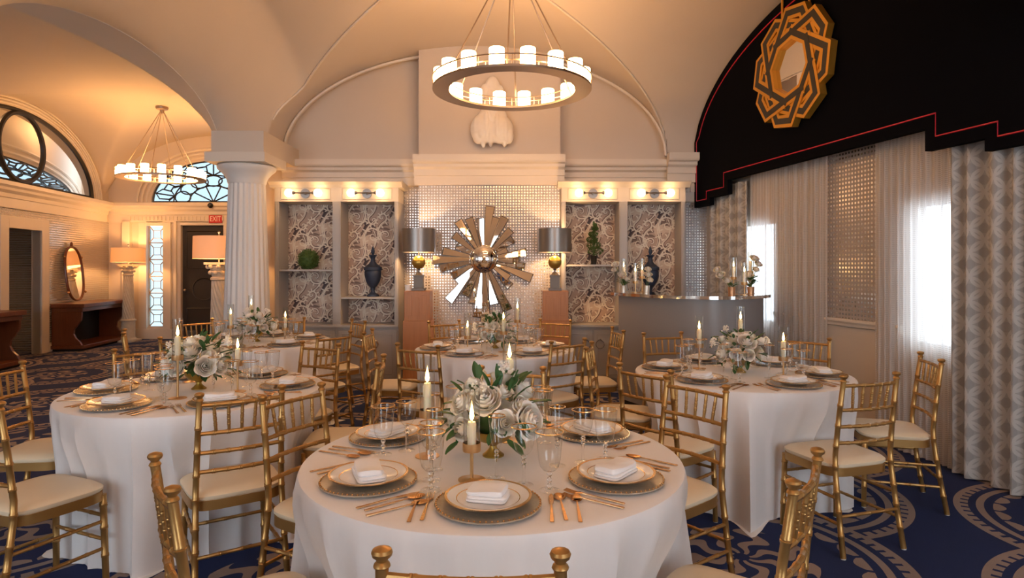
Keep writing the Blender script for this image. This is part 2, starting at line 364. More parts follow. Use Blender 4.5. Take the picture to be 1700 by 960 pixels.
# ------------------------------------------------------------------ right wall with windows (frame: local x runs away from the camera along the wall, local y into the room)
RN = sqrt(1+.205**2); RA = atan2(1, -.205)
WR = frame('wall_right', (4.16, 0, 0), RA, 'window wall with panelled dado')
w1, w2 = (6.62*RN, 7.75*RN), (3.85*RN, 4.97*RN); WZ = (.82, 2.0)
def wpiece(x0, x1, z0, z1, name='wall_panel', mat=plaster, y0=-.15, y1=0): m = MB(); m.box(x0, x1, y0, y1, z0, z1); return obj(name, m, mat, WR, False)
wpiece(-4.2, w2[0], 0, 4.5); wpiece(w2[0], w2[1], 0, WZ[0]); wpiece(w2[0], w2[1], WZ[1], 4.5); wpiece(w2[1], w1[0], 0, 4.5); wpiece(w1[0], w1[1], 0, WZ[0]); wpiece(w1[0], w1[1], WZ[1], 4.5); wpiece(w1[1], 8.5, 0, 4.5)
wpiece(w2[1]+.05, w1[0]-.05, 1.0, 2.6, 'mirrored_panel', screen, .002, .012)
m = MB(); m.prism([(.0, .93), (.03, .94), (.035, .96), (.05, .98), (.05, 1.0), (0, 1.0)], w2[1]+.02, w1[0]-.02, 'x'); obj('chair_rail', m, trimw, WR, False)
m = MB(); m.box(-4, 8.3, 0, .02, 0, .14); obj('skirting', m, trimw, WR, False)
for i, w in enumerate((w1, w2)):
    t = frame('window_%d' % (i+1), (4.16, 0, 0), RA, 'tall window behind the sheer curtain')
    m = MB(); c = (w[0]+w[1])/2
    for a, b in ((w[0], w[0]+.06), (w[1]-.06, w[1])): m.box(a, b, -.12, -.05, WZ[0], WZ[1])
    for a, b in ((WZ[0], WZ[0]+.06), (WZ[1]-.06, WZ[1])): m.box(w[0]+.06, w[1]-.06, -.12, -.05, a, b)
    obj('window_frame', m, trimw, t, False)
    m = MB(); m.box(w[0]+.06, w[1]-.06, -.09, -.085, WZ[0]+.06, WZ[1]-.06); obj('pane', m, pane_m, t, False)
# ------------------------------------------------------------------ lobby walls
LN = sqrt(1+.1446**2); LA = atan2(1, -.1446); LX0 = wallL(0)
def ls(y): return y*LN
WL = frame('wall_left', (LX0, 0, 0), LA, 'lobby side wall with doorway and arched interior window')
def lpiece(x0, x1, z0, z1, name='wall_panel', mat=plaster, y0=0, y1=.12):   # local y positive is away from the room for this wall (room lies at local -y)
    m = MB(); m.box(x0, x1, y0, y1, z0, z1); return obj(name, m, mat, WL, False)
d0, d1 = ls(9.75), ls(10.6)
lpiece(-4.2, d0, 0, 2.8); lpiece(d0, d1, 2.09, 2.8); lpiece(d1, ls(13), 0, 2.8)
lpiece(-4, d0-.22, .14, 2.42, 'ribbed_paper', paper_lobby, -.006, 0); lpiece(d1+.2, ls(12.9), .14, 2.42, 'ribbed_paper', paper_lobby, -.006, 0); lpiece(d0-.2, d1+.2, 2.28, 2.42, 'ribbed_paper', paper_lobby, -.006, 0)
m = MB(); m.box(d0-.2, d0, -.03, .14, 0, 2.28); m.box(d1, d1+.2, -.03, .14, 0, 2.28); m.box(d0, d1, -.03, .14, 2.09, 2.28); obj('door_casing', m, trimw, WL, False, .004)
m = MB(); m.box(-4, d0-.2, -.025, 0, 0, .15); m.box(d1+.2, ls(12.9), -.025, 0, 0, .15); obj('skirting', m, trimw, WL, False)
ENT = [(0, 2.40), (-.05, 2.40), (-.05, 2.55), (-.07, 2.56), (-.08, 2.62), (-.14, 2.66), (-.15, 2.70), (-.20, 2.73), (-.20, 2.79), (0, 2.80)]
m = MB(); m.prism(ENT, -4, ls(12.75), 'x'); obj('cornice', m, trimw, WL, False)
AC, AW, AHt = ls(10.16), 2.2, 1.22     # arched interior window
def arch_wall(mb, x0, x1, z0, z1, cx, a, b, y0, y1, n=60):
    xs = [x0]+[cx-a*cos(pi*i/n) for i in range(n+1)]+[x1]
    for i in range(len(xs)-1):
        f = lambda x: z0+b*sqrt(max(0, 1-((x-cx)/a)**2)) if abs(x-cx) <= a+1e-6 else z0
        za, zb = f(xs[i]), f(xs[i+1])
        if i == 0 or i == len(xs)-2: za = zb = z0
        mb.prism([(xs[i], za), (xs[i+1], zb), (xs[i+1], z1), (xs[i], z1)], y0, y1)
m = MB(); arch_wall(m, -4.2, ls(13), 2.8, 4.5, AC, AW, AHt, 0, .12); obj('wall_lunette', m, plaster, WL, False)
m = MB()
for k in range(4):
    m.tube([(AC-(AW+.06+k*.055)*cos(pi*i/60), -.01-.006*k, 2.8+(AHt+.05+k*.045)*sin(pi*i/60)) for i in range(61)], .018, 6, False)
obj('archivolt', m, trimw, WL)
wi = frame('window_3', (LX0, 0, 0), LA, 'arched interior window with black frame and ring')
m = MB(); m.tube([(AC-(AW-.03)*cos(pi*i/60), .03, 2.83+(AHt-.04)*sin(pi*i/60)) for i in range(61)], .04, 6); m.tube([(AC-AW, .03, 2.835), (AC+AW, .03, 2.835)], .035, 6); obj('window_frame', m, blackiron, wi)
m = MB(); m.tube([(AC+.58*cos(2*pi*i/48), .03, 3.42+.56*sin(2*pi*i/48)) for i in range(48)], .042, 6, closed=True); obj('ring', m, blackiron, wi)
m = MB(); m.grid(lambda u, v: (AC-(AW-.03)*cos(pi*u), .045, 2.83+(AHt-.04)*sin(pi*u)*v), 40, 1); obj('pane', m, pane_m, wi, False)
# leaded lunette pattern shared by the far wall and the room beyond the arched window
def leading(cx, z0, a, b, y, r=.014, n=7):
    m = MB(); P = lambda q, t: (cx-a*q*cos(t), y, z0+b*q*sin(t))
    m.tube([P(1, pi*i/48) for i in range(49)], r*1.3, 5); m.tube([P(1, 0), P(1, pi)], r*1.3, 5)
    for k in range(n):
        t0, t1 = pi*k/n, pi*(k+1)/n; tm = (t0+t1)/2; dt = (t1-t0)
        hexa = [P(.98, tm), P(.90, tm-dt*.30), P(.74, tm-dt*.30), P(.66, tm), P(.74, tm+dt*.30), P(.90, tm+dt*.30)]
        m.tube(hexa, r, 5, closed=True); m.tube([P(.98, tm), P(.66, tm)], r, 5); m.tube([P(.66, tm), P(.74, t0-dt*.2+dt*.3)], r, 5)
        for q in (.88, .76): m.tube([P(q, tm+dt*.30), P(q, t1+dt*.20)], r, 5) if k < n-1 else None
        el = [P(.52+.13*sin(2*pi*i/16), t0+dt*(.5+.62*cos(2*pi*i/16))) for i in range(16)]; el = [e for e in el]; m.tube(el, r, 5, closed=True)
    for q in (.66, .40): m.tube([P(q, pi*i/40) for i in range(41)], r, 5)
    for k in range(1, 5): m.tube([P(0, pi*k/5), P(.40, pi*k/5)], r, 5)
    return m
# small room beyond the arched window
bx = frame('room_beyond', (LX0, 0, 0), LA, 'plaster room seen through the arched window')
RC = ls(11.0); DB = .8
m = MB(); arch_wall(m, RC-3.6, RC+2.6, 2.9, 4.8, RC, 2.2, .52, DB, DB+.1); m.box(RC-3.6, RC+2.6, DB, DB+.1, 2.0, 2.9); m.box(RC+2.5, RC+2.6, .13, DB, 2.0, 4.8); m.box(RC-3.6, RC-3.5, .13, DB, 2.0, 4.8); obj('end_wall', m, plaster, bx, False)
m = MB(); m.box(RC-3.6, RC+2.6, .13, DB, 4.3, 4.4); m.box(RC-3.6, RC+2.6, .13, DB, 2.68, 2.76); obj('ledge', m, plaster, bx, False)
m = MB()
for k in range(2): m.tube([(RC-(2.32+.16*k)*cos(pi*i_/60), DB-.01, 2.9+(.60+.12*k)*sin(pi*i_/60)) for i_ in range(61)], .03, 6, False)
obj('archivolt', m, trimw, bx)
obj('leading', leading(RC, 2.91, 2.18, .50, DB+.02, .017, 11), blackiron, bx)
m = MB(); m.grid(lambda u, v: (RC-2.2*cos(pi*u), DB+.06, 2.90+.52*sin(pi*u)*v), 40, 1); obj('leaded_glass', m, art_glass, bx, False)
plight((RC-1.4, .4, 4.05), 10, .08, WARM, bx); plight((RC+.9, .4, 4.05), 10, .08, WARM, bx)  # fill lights added to brighten the room beyond, without any fixture
# doorway recess behind the casing
m = MB(); m.box(d0-.3, d1+.3, 1.3, 1.35, 0, 2.4); m.box(d0-.35, d0-.3, .14, 1.35, 0, 2.4); m.box(d1+.3, d1+.35, .14, 1.35, 0, 2.4); m.box(d0-.3, d1+.3, .14, 1.3, 2.35, 2.4); obj('passage', m, paper_lobby, WL, False)

# far lobby wall
m = MB(); G = YL
for a, b, c, d in ((-8.6, -7.54, 0, 2.82), (-7.54, -7.20, 0, .24), (-7.54, -7.20, 2.33, 2.82), (-7.20, -6.83, 0, 2.82), (-6.83, -5.95, 2.34, 2.82), (-5.95, -3.3, 0, 2.82)): m.box(a, b, G, G+.12, c, d)
arch_wall(m, -8.6, -3.3, 2.82, 4.5, -6.2, 1.27, .86, G, G+.12)
wf = struct('wall_far', m, plaster, 'far lobby wall with door and leaded windows')
m = MB(); m.prism([(G+p[0], p[1]) for p in ENT], -8.4, -3.3, 'x'); obj('cornice', m, trimw, wf, False)
m = MB()
for i in range(58): m.box(-7.9+i*.08, -7.9+i*.08+.045, G-.075, G-.04, 2.44, 2.52)
obj('dentils', m, trimw, wf, False)
m = MB()
for k in range(3): m.tube([(-6.2-(1.36+k*.09)*cos(pi*i/60), G-.01-.012*k, 2.82+(.94+k*.075)*sin(pi*i/60)) for i in range(61)], .026, 6, False)
obj('archivolt', m, trimw, wf)
m = MB()
for a, b in ((-7.70, -7.54), (-7.20, -7.04), (-6.98, -6.83), (-5.95, -5.80)): m.box(a, b, G-.05, G, 0, 2.40)
for a, b in ((-8.02, -7.86), (-6.95, -6.90)): m.box(a, b, G-.09, G, 0, 2.42)
m.box(-6.83, -5.95, G-.05, G, 2.34, 2.42); m.box(-7.54, -7.2, G-.05, G, 2.33, 2.42); obj('pilaster', m, trimw, wf, False, .004)
m = MB(); m.box(-8.3, -6.95, G-.07, G-.002, 0, .2); obj('skirting', m, trimw, wf, False)
m = MB(); m.box(-3.32, -3.28, YB, YL, 0, 4.4); struct('wall_lobby', m, plaster, 'lobby wall behind the column')
wn = frame('window_4', (0, G, 0), 0, 'half-round leaded fanlight over the exit door')
obj('leading', leading(-6.2, 2.83, 1.25, .84, .05, .015, 7), blackiron, wn)
m = MB(); m.grid(lambda u, v: (-6.2-1.25*cos(pi*u), .07, 2.83+.84*sin(pi*u)*v), 40, 1); obj('pane', m, art_glass, wn, False)
wn = frame('window_5', (0, G, 0), 0, 'narrow leaded sidelight with octagon pattern')
m = MB(); r = .011; a, b = -7.535, -7.205; h = (2.33-.24)/6
m.tube([(a, .05, .25), (b, .05, .25), (b, .05, 2.32), (a, .05, 2.32)], r, 5, closed=True)
for k in range(6):
    z0 = .24+k*h; c = (a+b)/2; q = [(c-.075, z0+.10), (c+.075, z0+.10), (c+.075, z0+h-.10), (c-.075, z0+h-.10)]
    m.tube([(x, .05, z) for x, z in q], r, 5, closed=True); m.tube([(a, .05, z0), (b, .05, z0)], r, 5)
    for (x, z), (x2, z2) in zip(q, ((a, z0+.0), (b, z0+.0), (b, z0+h), (a, z0+h))): m.tube([(x, .05, z), (x2, .05, z2)], r, 5)
obj('leading', m, leadm, wn)
m = MB(); m.box(a, b, .068, .07, .25, 2.32); obj('pane', m, art_glass2, wn, False)
dr = frame('door_1', (-6.83, G, 0), 0, 'dark panelled exit door with round moulding')
m = MB(); m.box(0, .88, .03, .08, 0, 2.34); obj('door_leaf', m, doorm, dr, False)
m = MB()
for q in ((.09, .79, 1.45, 2.22), (.09, .79, .12, .62)): m.tube([(q[0], .028, q[2]), (q[1], .028, q[2]), (q[1], .028, q[3]), (q[0], .028, q[3])], .012, 6, closed=True)
m.tube([(.44+.23*cos(2*pi*i/40), .028, 1.02+.23*sin(2*pi*i/40)) for i in range(40)], .014, 6, closed=True); obj('moulding', m, doorm, dr)
m = MB(); m.sphere((.07, -.01, 1.0), .03, 12, 8); obj('door_knob', m, bronze, dr)

# exit sign and camera
def text_mesh(s, size, mat, name):
    c = bpy.data.curves.new(name, 'FONT'); c.body = s; c.size = size; c.extrude = .004; c.align_x = 'CENTER'; c.align_y = 'CENTER'
    o = bpy.data.objects.new(name, c); COL.objects.link(o); dg = bpy.context.evaluated_depsgraph_get(); me = bpy.data.meshes.new_from_object(o.evaluated_get(dg)); bpy.data.objects.remove(o); me.materials.clear(); me.materials.append(mat); return me
ex = thing('exit_sign', 'red exit sign with pale letters above the dark lobby door', 'sign', (-6.10, G-.06, 2.46))
m = MB(); m.box(-.135, .135, -.02, .0, -.075, .085); obj('sign_plate', m, redsign, ex, False, .004)
link('lettering', text_mesh('EXIT', .15, signwhite, 'lettering'), ex, (0, -.022, .005), (pi/2, 0, 0)).scale = (.74, 1, 1)
sc = thing('security_camera', 'small black dome camera on the lobby cornice', 'camera', (-6.13, G-.2, 2.73))
m = MB(); m.sphere((0, -.03, 0), .055, 16, 10); obj('dome', m, blackiron, sc)
m = MB(); m.box(-.03, .03, -.02, 0, -.04, .04); obj('bracket', m, blackiron, sc, False)

# ------------------------------------------------------------------ valance, drapes and the framed star mirror (frame on the valance plane)
VN = sqrt(1+.2015**2); VA = atan2(1, -.2015); VO = (3.93, 0, 0)
def vy(y): return y*VN
def arch_z(y): d = (y-5.4)/2.53; return 2.86+1.31*sqrt(max(0, 1-d*d))-.02
val = thing('window_valance', 'black arched fabric valance with red piping and stepped hem', 'valance', VO, VA)
steps = [(7.9, 2.22), (7.525, 2.22), (7.525, 2.305), (7.13, 2.305), (7.13, 2.467), (4.52, 2.467), (4.52, 2.305), (4.07, 2.305), (4.07, 2.22), (2.95, 2.22)]
top = [(2.95+(7.9-2.95)*i/50, 0) for i in range(51)]; top = [(y, arch_z(y)) for y, _ in top]
m = MB(); m.prism([(vy(y), z) for y, z in steps]+[(vy(y), z) for y, z in top], -.03, .03); obj('fabric_panel', m, velvet, val, False)
pp = [(7.84, 2.30), (7.60, 2.30), (7.60, 2.395), (7.21, 2.395), (7.21, 2.56), (4.43, 2.56), (4.43, 2.395), (3.98, 2.395), (3.98, 2.30), (3.0, 2.30)]
arc = [(7.84, arch_z(7.84)-.15)]+[(5.4+(2.53-.10)*cos(t), 2.84+1.21*sin(t)) for t in [radians(12+i*3) for i in range(45)]]
m = MB(); m.tube([(vy(y), .032, z) for y, z in reversed(pp)], .006, 5, False); m.tube([(vy(y), .032, z) for y, z in [pp[0]]+[q for q in arc if q[0] < 7.85]], .006, 5, False); obj('piping', m, redpipe, val)
sm = thing('star_mirror', 'gold and black interlaced star mirror hung on the valance', 'mirror', (3.93-.2015*5.93-.05, 5.93-.01, 3.365), VA); sm.scale = (.95, 1, .95)
from mathutils import Matrix
RI = .30
def band(mb_g, mb_b, k):
    t = 2*pi*k/8+.15; n = (cos(t), sin(t)); d = (-n[1], n[0])
    def rot(v, a): return (v[0]*cos(a)-v[1]*sin(a), v[0]*sin(a)+v[1]*cos(a))
    PL = lambda r_, a_: (r_*cos(t+radians(a_)), r_*sin(t+radians(a_)))
    A0, A1, A2, A3 = PL(.355, -95), PL(.54, -11), PL(.54, 13), PL(.39, 60)
    path = [A0, A1, A2, A3]
    def strip(mb, w, y0, y1):
        L, R_ = [], []
        for i, p in enumerate(path):
            a = path[max(i-1, 0)]; b = path[min(i+1, 3)]; q = []
            def nd(u, v): dx, dy = v[0]-u[0], v[1]-u[1]; l = sqrt(dx*dx+dy*dy); return (-dy/l, dx/l)
            n1 = nd(a, p) if i > 0 else nd(p, b); n2 = nd(p, b) if i < 3 else n1; mx_ = (n1[0]+n2[0], n1[1]+n2[1]); l2 = mx_[0]*n1[0]+mx_[1]*n1[1]; mx_ = (mx_[0]/l2, mx_[1]/l2)
            L.append((p[0]+mx_[0]*w, p[1]+mx_[1]*w)); R_.append((p[0]-mx_[0]*w, p[1]-mx_[1]*w))
        for i in range(3):
            dy0 = .014*(1-i/3); dy1 = .014*(1-(i+1)/3)
            vs = [(L[i][0], y0, L[i][1]), (R_[i][0], y0, R_[i][1]), (R_[i+1][0], y0, R_[i+1][1]), (L[i+1][0], y0, L[i+1][1]), (L[i][0], y1+dy0, L[i][1]), (R_[i][0], y1+dy0, R_[i][1]), (R_[i+1][0], y1+dy1, R_[i+1][1]), (L[i+1][0], y1+dy1, L[i+1][1])]
            mb.add(vs, [(4, 5, 6, 7), (0, 1, 5, 4), (1, 2, 6, 5), (2, 3, 7, 6), (3, 0, 4, 7)])
    strip(mb_g, .062, 0, .06); strip(mb_b, .029, .055, .0625)
for k in range(8):
    g, b = MB(), MB(); band(g, b, k); o = obj('frame_band', g, mirrorgold, sm, False); obj('black_inlay', b, blacklac, o, False)
m = MB(); m.prism([(.37*cos(2*pi*k/8+.5), .37*sin(2*pi*k/8+.5)) for k in range(8)], .005, .03); obj('mirror_glass', m, mirror, sm, False)
for x in (-.22, .20):
    m = MB(); m.box(x-.014, x+.014, -.005, .004, .46, .82); obj('hanging_strap', m, mirrorgold, sm, False)
def curtain(name, ya, yb, z1, mat, label, cat, amp, folds, off, flare=0, ztop=None, seed=1, group=None):
    rn = random.Random(seed); ph = [rn.uniform(0, 6) for _ in range(4)]
    x0, x1 = ya*RN, yb*RN
    def fn(u, v):
        z = .012+(z1-.012)*v; s = x0+(x1-x0)*u+(flare*(1-v)**1.5*(u-.2))
        w = 2*pi*folds*u
        y = off+amp*(.75+.25*(1-v))*(sin(w+.7*sin(w*.37+ph[0]))+.35*sin(w*.5+ph[1]+1.5*(1-v)))
        return (s, y, z)
    m = MB(); m.recalc = False; m.grid(fn, int(folds*16), 24); o = obj(name, m, mat, None, True, loc=(4.16, 0, 0), rot=(0, 0, RA)); return tag(o, label, cat, group)
curtain('patterned_curtain', 6.99, 7.78, 2.44, drape, 'grey patterned drape hanging at the corner behind the bar', 'curtain', .042, 8, .09, 0, seed=3)
curtain('sheer_curtain', 5.76, 6.97, 2.60, sheer, 'white sheer curtain beside the corner drape', 'curtain', .018, 16, .06, seed=4)
curtain('sheer_curtain', 4.50, 5.22, 2.60, sheer, 'white sheer curtain next to the wide patterned drape', 'curtain', .018, 11, .06, seed=5)
curtain('patterned_curtain', 3.1, 4.49, 2.60, drape, 'wide grey patterned drape falling to the blue carpet', 'curtain', .048, 9.5, .10, 0, seed=6)

# ------------------------------------------------------------------ built-in cabinets
def scroll_print(x0, x1, z0, z1, seed):
    """acanthus scroll print: ribbons clipped to the niche"""
    cream, mid, plum, tan = MB(), MB(), MB(), MB()
    TX, TZ = .37, .46
    count = [0]
    def ribbon(mb, pts, wid, y):
        count[0] += 1; base = {.0012: .0005, .0018: .003, .0022: .003, .0026: .006, .0028: .009, .003: .009}[y]
        y0 = base+(count[0] % 400)*6e-6
        for i in range(len(pts)-1):
            (xa, za), (xb, zb) = pts[i], pts[i+1]; cx, cz = (xa+xb)/2, (za+zb)/2
            if not (x0 < cx < x1 and z0 < cz < z1): continue
            dx, dz = xb-xa, zb-za; l = sqrt(dx*dx+dz*dz) or 1; nx, nz = -dz/l, dx/l; wa, wb = wid(i/(len(pts)-1))/2, wid((i+1)/(len(pts)-1))/2
            y = y0+i*1.5e-6; cl = lambda x, z: (min(max(x, x0), x1), y, min(max(z, z0), z1))
            mb.add([cl(xa+nx*wa, za+nz*wa), cl(xa-nx*wa, za-nz*wa), cl(xb-nx*wb, zb-nz*wb), cl(xb+nx*wb, zb+nz*wb)], [(0, 1, 2, 3)])
    def spiral(cx, cz, r, turns, a0, hand, tail):
        pts = []
        n = 46
        for i in range(n+1):
            t = i/n; rr = r*(.10+.90*t**1.15); a = a0+hand*2*pi*turns*(t-1); pts.append((cx+rr*cos(a), cz+rr*sin(a)))
        ex, ez = pts[-1]; a = a0+hand*pi/2; px_, pz_ = cos(a), sin(a)
        for i in range(1, 22):
            t = i/21; b = a-hand*1.5*t; px_, pz_ = cos(b), sin(b); ex += px_*tail/21; ez += pz_*tail/21; pts.append((ex, ez))
        return pts
    def leaf(mb, x, z, a, L, w, y, bend=.8):
        pts = []; 
        for i in range(13):
            t = i/12; b = a+bend*t; pts.append((x, z)); x += cos(b)*L/12; z += sin(b)*L/12
        ribbon(mb, pts, lambda t: w*sin(pi*min(1, t*.93+.07))**.8, y)
    for ix in range(-1, 5):
        for iz in range(-1, 6):
            ox = x0-.12+ix*TX+seed*.13; oz = z0-.25+iz*TZ+(TZ/2 if ix % 2 else 0)+seed*.07
            # dark ground shapes
            for (dx, dz, a, L, w) in ((.20, .25, 1.2, .26, .15), (.33, .44, 2.2, .20, .10)): leaf(plum, ox+dx, oz+dz, a, L, w, .0012)
            for k in range(3): leaf(mid, ox+.25+.03*k, oz+.38-.02*k, 2.6-.35*k, .13, .035, .0018, .9)
            for k in range(3): leaf(mid, ox+.02+.015*k, oz+.22+.03*k, .2+.3*k, .15, .03, .0018, -.7)
            for (cx, cz, r, tr, a0, hd, tl) in ((.10, .14, .115, 1.4, .4, 1, .46), (.31, .36, .120, 1.5, 3.5, 1, .46), (.31, .10, .070, 1.3, 2.2, -1, .30), (.05, .37, .065, 1.3, 5.2, -1, .26)):
                sp = spiral(ox+cx, oz+cz, r, tr, a0, hd, tl); ribbon(mid, sp, lambda t: .02+.050*t*(1.25-t), .0022)
                ribbon(cream, sp, lambda t: .009+.009*sin(pi*t), .003)
                sp2 = spiral(ox+cx, oz+cz, r*1.22, tr*.6, a0, hd, tl*1.05); ribbon(cream, sp2, lambda t: .0065, .003)
                n = len(sp2)
                for i in range(8, n-6, 6):
                    dx, dz = sp2[i+1][0]-sp2[i][0], sp2[i+1][1]-sp2[i][1]; leaf(cream, sp2[i][0], sp2[i][1], atan2(dz, dx)-hd*.9, .050, .017, .0028, -hd*.8)
            for k in range(5): leaf(tan, ox+.17+.012*k, oz+.22+.018*k, 1.9-.42*k, .19-.012*k, .048, .0026, -1.1)
            for k in range(4): leaf(tan, ox+.38-.01*k, oz+.27+.02*k, 2.3+.38*k, .16, .042, .0026, 1.0)
    return cream, mid, plum, tan
def cabinet(cx, label, shelves, seed, nn):
    W = .755; t = thing('display_cabinet', label, 'cabinet', (cx, 7.6, 0))
    yb = .40
    m = MB()
    for a, b in ((-W, -W+.035), (W-.035, W), (-.0475, .0475)): m.box(a, b, .012, yb, .76, 2.27)
    m.box(-W, W, yb-.02, yb+.03, 0, 2.5); obj('carcass', m, cab_paint, t, False, .003)
    m = MB()
    for a, b in ((-W, -W+.05), (W-.05, W), (-.05, .05)):
        m.box(a, b, 0, .03, .76, 2.27); m.box(a+.012, b-.012, -.008, 0, .80, 2.25)
    obj('pilaster', m, cab_paint, t, False, .002)
    m = MB(); m.box(-W, W, 0, yb, 2.27, 2.45); obj('frieze', m, cab_light, t, False)
    for s in (-1, 1):
        m = MB(); c = s*.375; q = [(c-.30, 2.30), (c+.30, 2.30), (c+.30, 2.425), (c-.30, 2.425)]; m.tube([(x, -.002, z) for x, z in q], .006, 5, closed=True); obj('frieze_panel', m, cab_light, t)
    m = MB(); m.prism([(.02, 2.44), (-.02, 2.44), (-.04, 2.47), (-.09, 2.50), (-.09, 2.515), (yb, 2.515), (yb, 2.44)], -W-.05, W+.05, 'x'); obj('crown', m, cab_light, t, False)
    m = MB(); m.box(-W, W, -.02, yb, .735, .765); obj('counter', m, cab_paint, t, False, .003)
    m = MB(); m.box(-W, W, .02, yb, .08, .735); m.box(-W, W, .05, yb, 0, .08); obj('base_unit', m, cab_paint, t, False, .002)
    for k, c in enumerate((-.56, -.19, .19, .56)):
        m = MB(); w = .17; m.box(c-w, c+w, 0, .02, .11, .70); d = obj('cabinet_door', m, cab_paint, t, False, .002)
        m = MB(); q = [(c-w+.05, .16), (c+w-.05, .16), (c+w-.05, .65), (c-w+.05, .65)]; m.tube([(x, -.001, z) for x, z in q], .007, 5, closed=True); obj('door_moulding', m, cab_paint, d)
        m = MB(); s = 1 if k % 2 == 0 else -1; m.tube([(c+s*.10+.05*cos(2*pi*i/24), -.02, .53+.05*sin(2*pi*i/24)) for i in range(24)], .008, 6, closed=True); m.lathe([(.018, 0), (.018, .02)], 12, (c+s*.10, -.01, .575)); obj('ring_pull', m, chrome, d)
    for i, (s, z) in enumerate(((-1, shelves[0]), (1, shelves[1]))):
        a, b = (-W+.036, -.048) if s < 0 else (.048, W-.036)
        m = MB(); m.box(a, b, .02, yb-.022, z-.012, z+.012); obj('shelf', m, cab_paint, t, False, .002)
        m = MB(); m.box(a, b, yb-.024, yb-.0205, .766, 2.269); bk = obj('wallpaper_back', m, wp_base, t, False, label='brown scroll-printed wallpaper')
        for mb, mat, nm in zip(scroll_print(a, b, .768, 2.268, seed+i), (wp_cream, wp_mid, wp_plum, wp_tan), ('cream_scroll', 'brown_scroll', 'plum_ground', 'tan_leaves')):
            mb.v = [(x, yb-.0245-y, z) for x, y, z in mb.v]; mb.recalc = False; o = obj(nm, mb, mat, bk, False); o['kind'] = 'stuff'
    for s in (-1, 1): sconce((cx+s*.375, 7.598, 2.365), nn[s])
def sconce(loc, where):
    t = thing('wall_sconce', 'round bronze wall light with two glowing globes, '+where, 'wall light', loc, 0, 'twin-globe wall lights over the cabinets')
    m = MB(); m.tube([(0, 0, 0), (0, -.018, 0)], .058, 24); obj('backplate', m, pewter, t)
    A = -.085
    m = MB(); m.tube([(0, -.018, 0), (0, A, 0)], .018, 12); m.tube([(-.12, A, 0), (.12, A, 0)], .008, 8); obj('arm', m, pewter, t)
    for s in (-1, 1):
        m = MB(); m.tube([(s*.10, A, 0), (s*.135, A, 0)], [.014, .024], 12); obj('lamp_holder', m, pewter, t)
        m = MB(); m.sphere((s*.175, A, 0), .050, 20, 12); obj('globe', m, globe_m, t)
cabinet(-2.14, 'grey built-in display cabinet beside the fluted column', (1.43, 1.09), 0, {-1: 'nearest the column', 1: 'above the navy urn near column'})
cabinet(1.36, 'grey built-in display cabinet behind the curved bar', (1.49, 1.09), 2, {-1: 'above the spiral topiary', 1: 'nearest the black valance'})

# shelf ornaments
def leafball(c, r, n, seed, mb, size=.016, squash=(1, 1, 1), jit=.15):
    rn = random.Random(seed)
    for _ in range(n):
        z = rn.uniform(-1, 1); a = rn.uniform(0, 2*pi); q = sqrt(1-z*z); rr = r*(1+rn.uniform(-jit, jit*.4)); p = (c[0]+squash[0]*rr*q*cos(a), c[1]+squash[1]*rr*q*sin(a), c[2]+squash[2]*rr*z)
        u = (rn.uniform(-1, 1), rn.uniform(-1, 1), rn.uniform(-1, 1)); w = (rn.uniform(-1, 1), rn.uniform(-1, 1), rn.uniform(-1, 1)); s = size*rn.uniform(.6, 1.2)
        mb.add([tuple(p[i]+s*(-u[i]) for i in range(3)), tuple(p[i]+s*.5*w[i] for i in range(3)), tuple(p[i]+s*u[i] for i in range(3)), tuple(p[i]-s*.5*w[i] for i in range(3))], [(0, 1, 2, 3)])
    return mb
def urn(loc, label):
    t = thing('lidded_urn', label, 'urn', loc)
    m = MB(); m.lathe([(.075, 0), (.075, .02), (.05, .035), (.03, .05), (.022, .075), (.03, .10), (.032, .115), (.05, .13), (.085, .19), (.103, .27), (.105, .31), (.098, .325), (.112, .33), (.112, .365), (.10, .37)], 28); obj('body', m, navyurn, t)
    m = MB(); m.lathe([(.10, .37), (.085, .385), (.05, .41), (.03, .44), (.026, .47), (.032, .495), (.05, .51), (.05, .518), (.02, .525)], 28); obj('lid', m, navyurn, t)
    m = MB(); m.lathe([(.012, .52), (.022, .55), (.024, .57), (.012, .61), (0.001, .635)], 16); obj('finial', m, navyurn, t)
urn((-1.74, 7.80, 1.102), 'navy lidded urn on the shelf beside the column cabinet wallpaper')
urn((1.73, 7.80, 1.102), 'navy lidded urn on the shelf behind the curved bar')
t = thing('topiary_ball', 'round clipped green boxwood ball on the cabinet shelf', 'topiary', (-2.54, 7.78, 1.442))
m = MB(); m.sphere((0, 0, .125), .112, 20, 12); obj('core', m, topiary_m, t)
m = leafball((0, 0, .125), .125, 1500, 3, MB(), .014); m.v = [(x, y, max(z, .0)) for x, y, z in m.v]; m.recalc = False; obj('foliage', m, topiary_m, t, False, kind='stuff')
t = thing('spiral_topiary', 'small spiral topiary in a dark pot on the cabinet shelf', 'topiary', (1.02, 7.78, 1.502))
m = MB(); m.lathe([(.03, 0), (.042, .10), (.048, .11), (.04, .11)], 20); obj('pot', m, blackiron, t)
m = MB()
for k, (z, r) in enumerate(((.17, .095), (.24, .085), (.31, .07), (.38, .058), (.45, .04), (.50, .022))): leafball((.02*cos(k*1.4), .02*sin(k*1.4), z), r, 330, 20+k, m, .014, (1, 1, .55))
m.tube([(0, 0, .1), (0, 0, .54)], .012, 6); m.recalc = False; obj('foliage', m, topiary_m, t, False, kind='stuff')

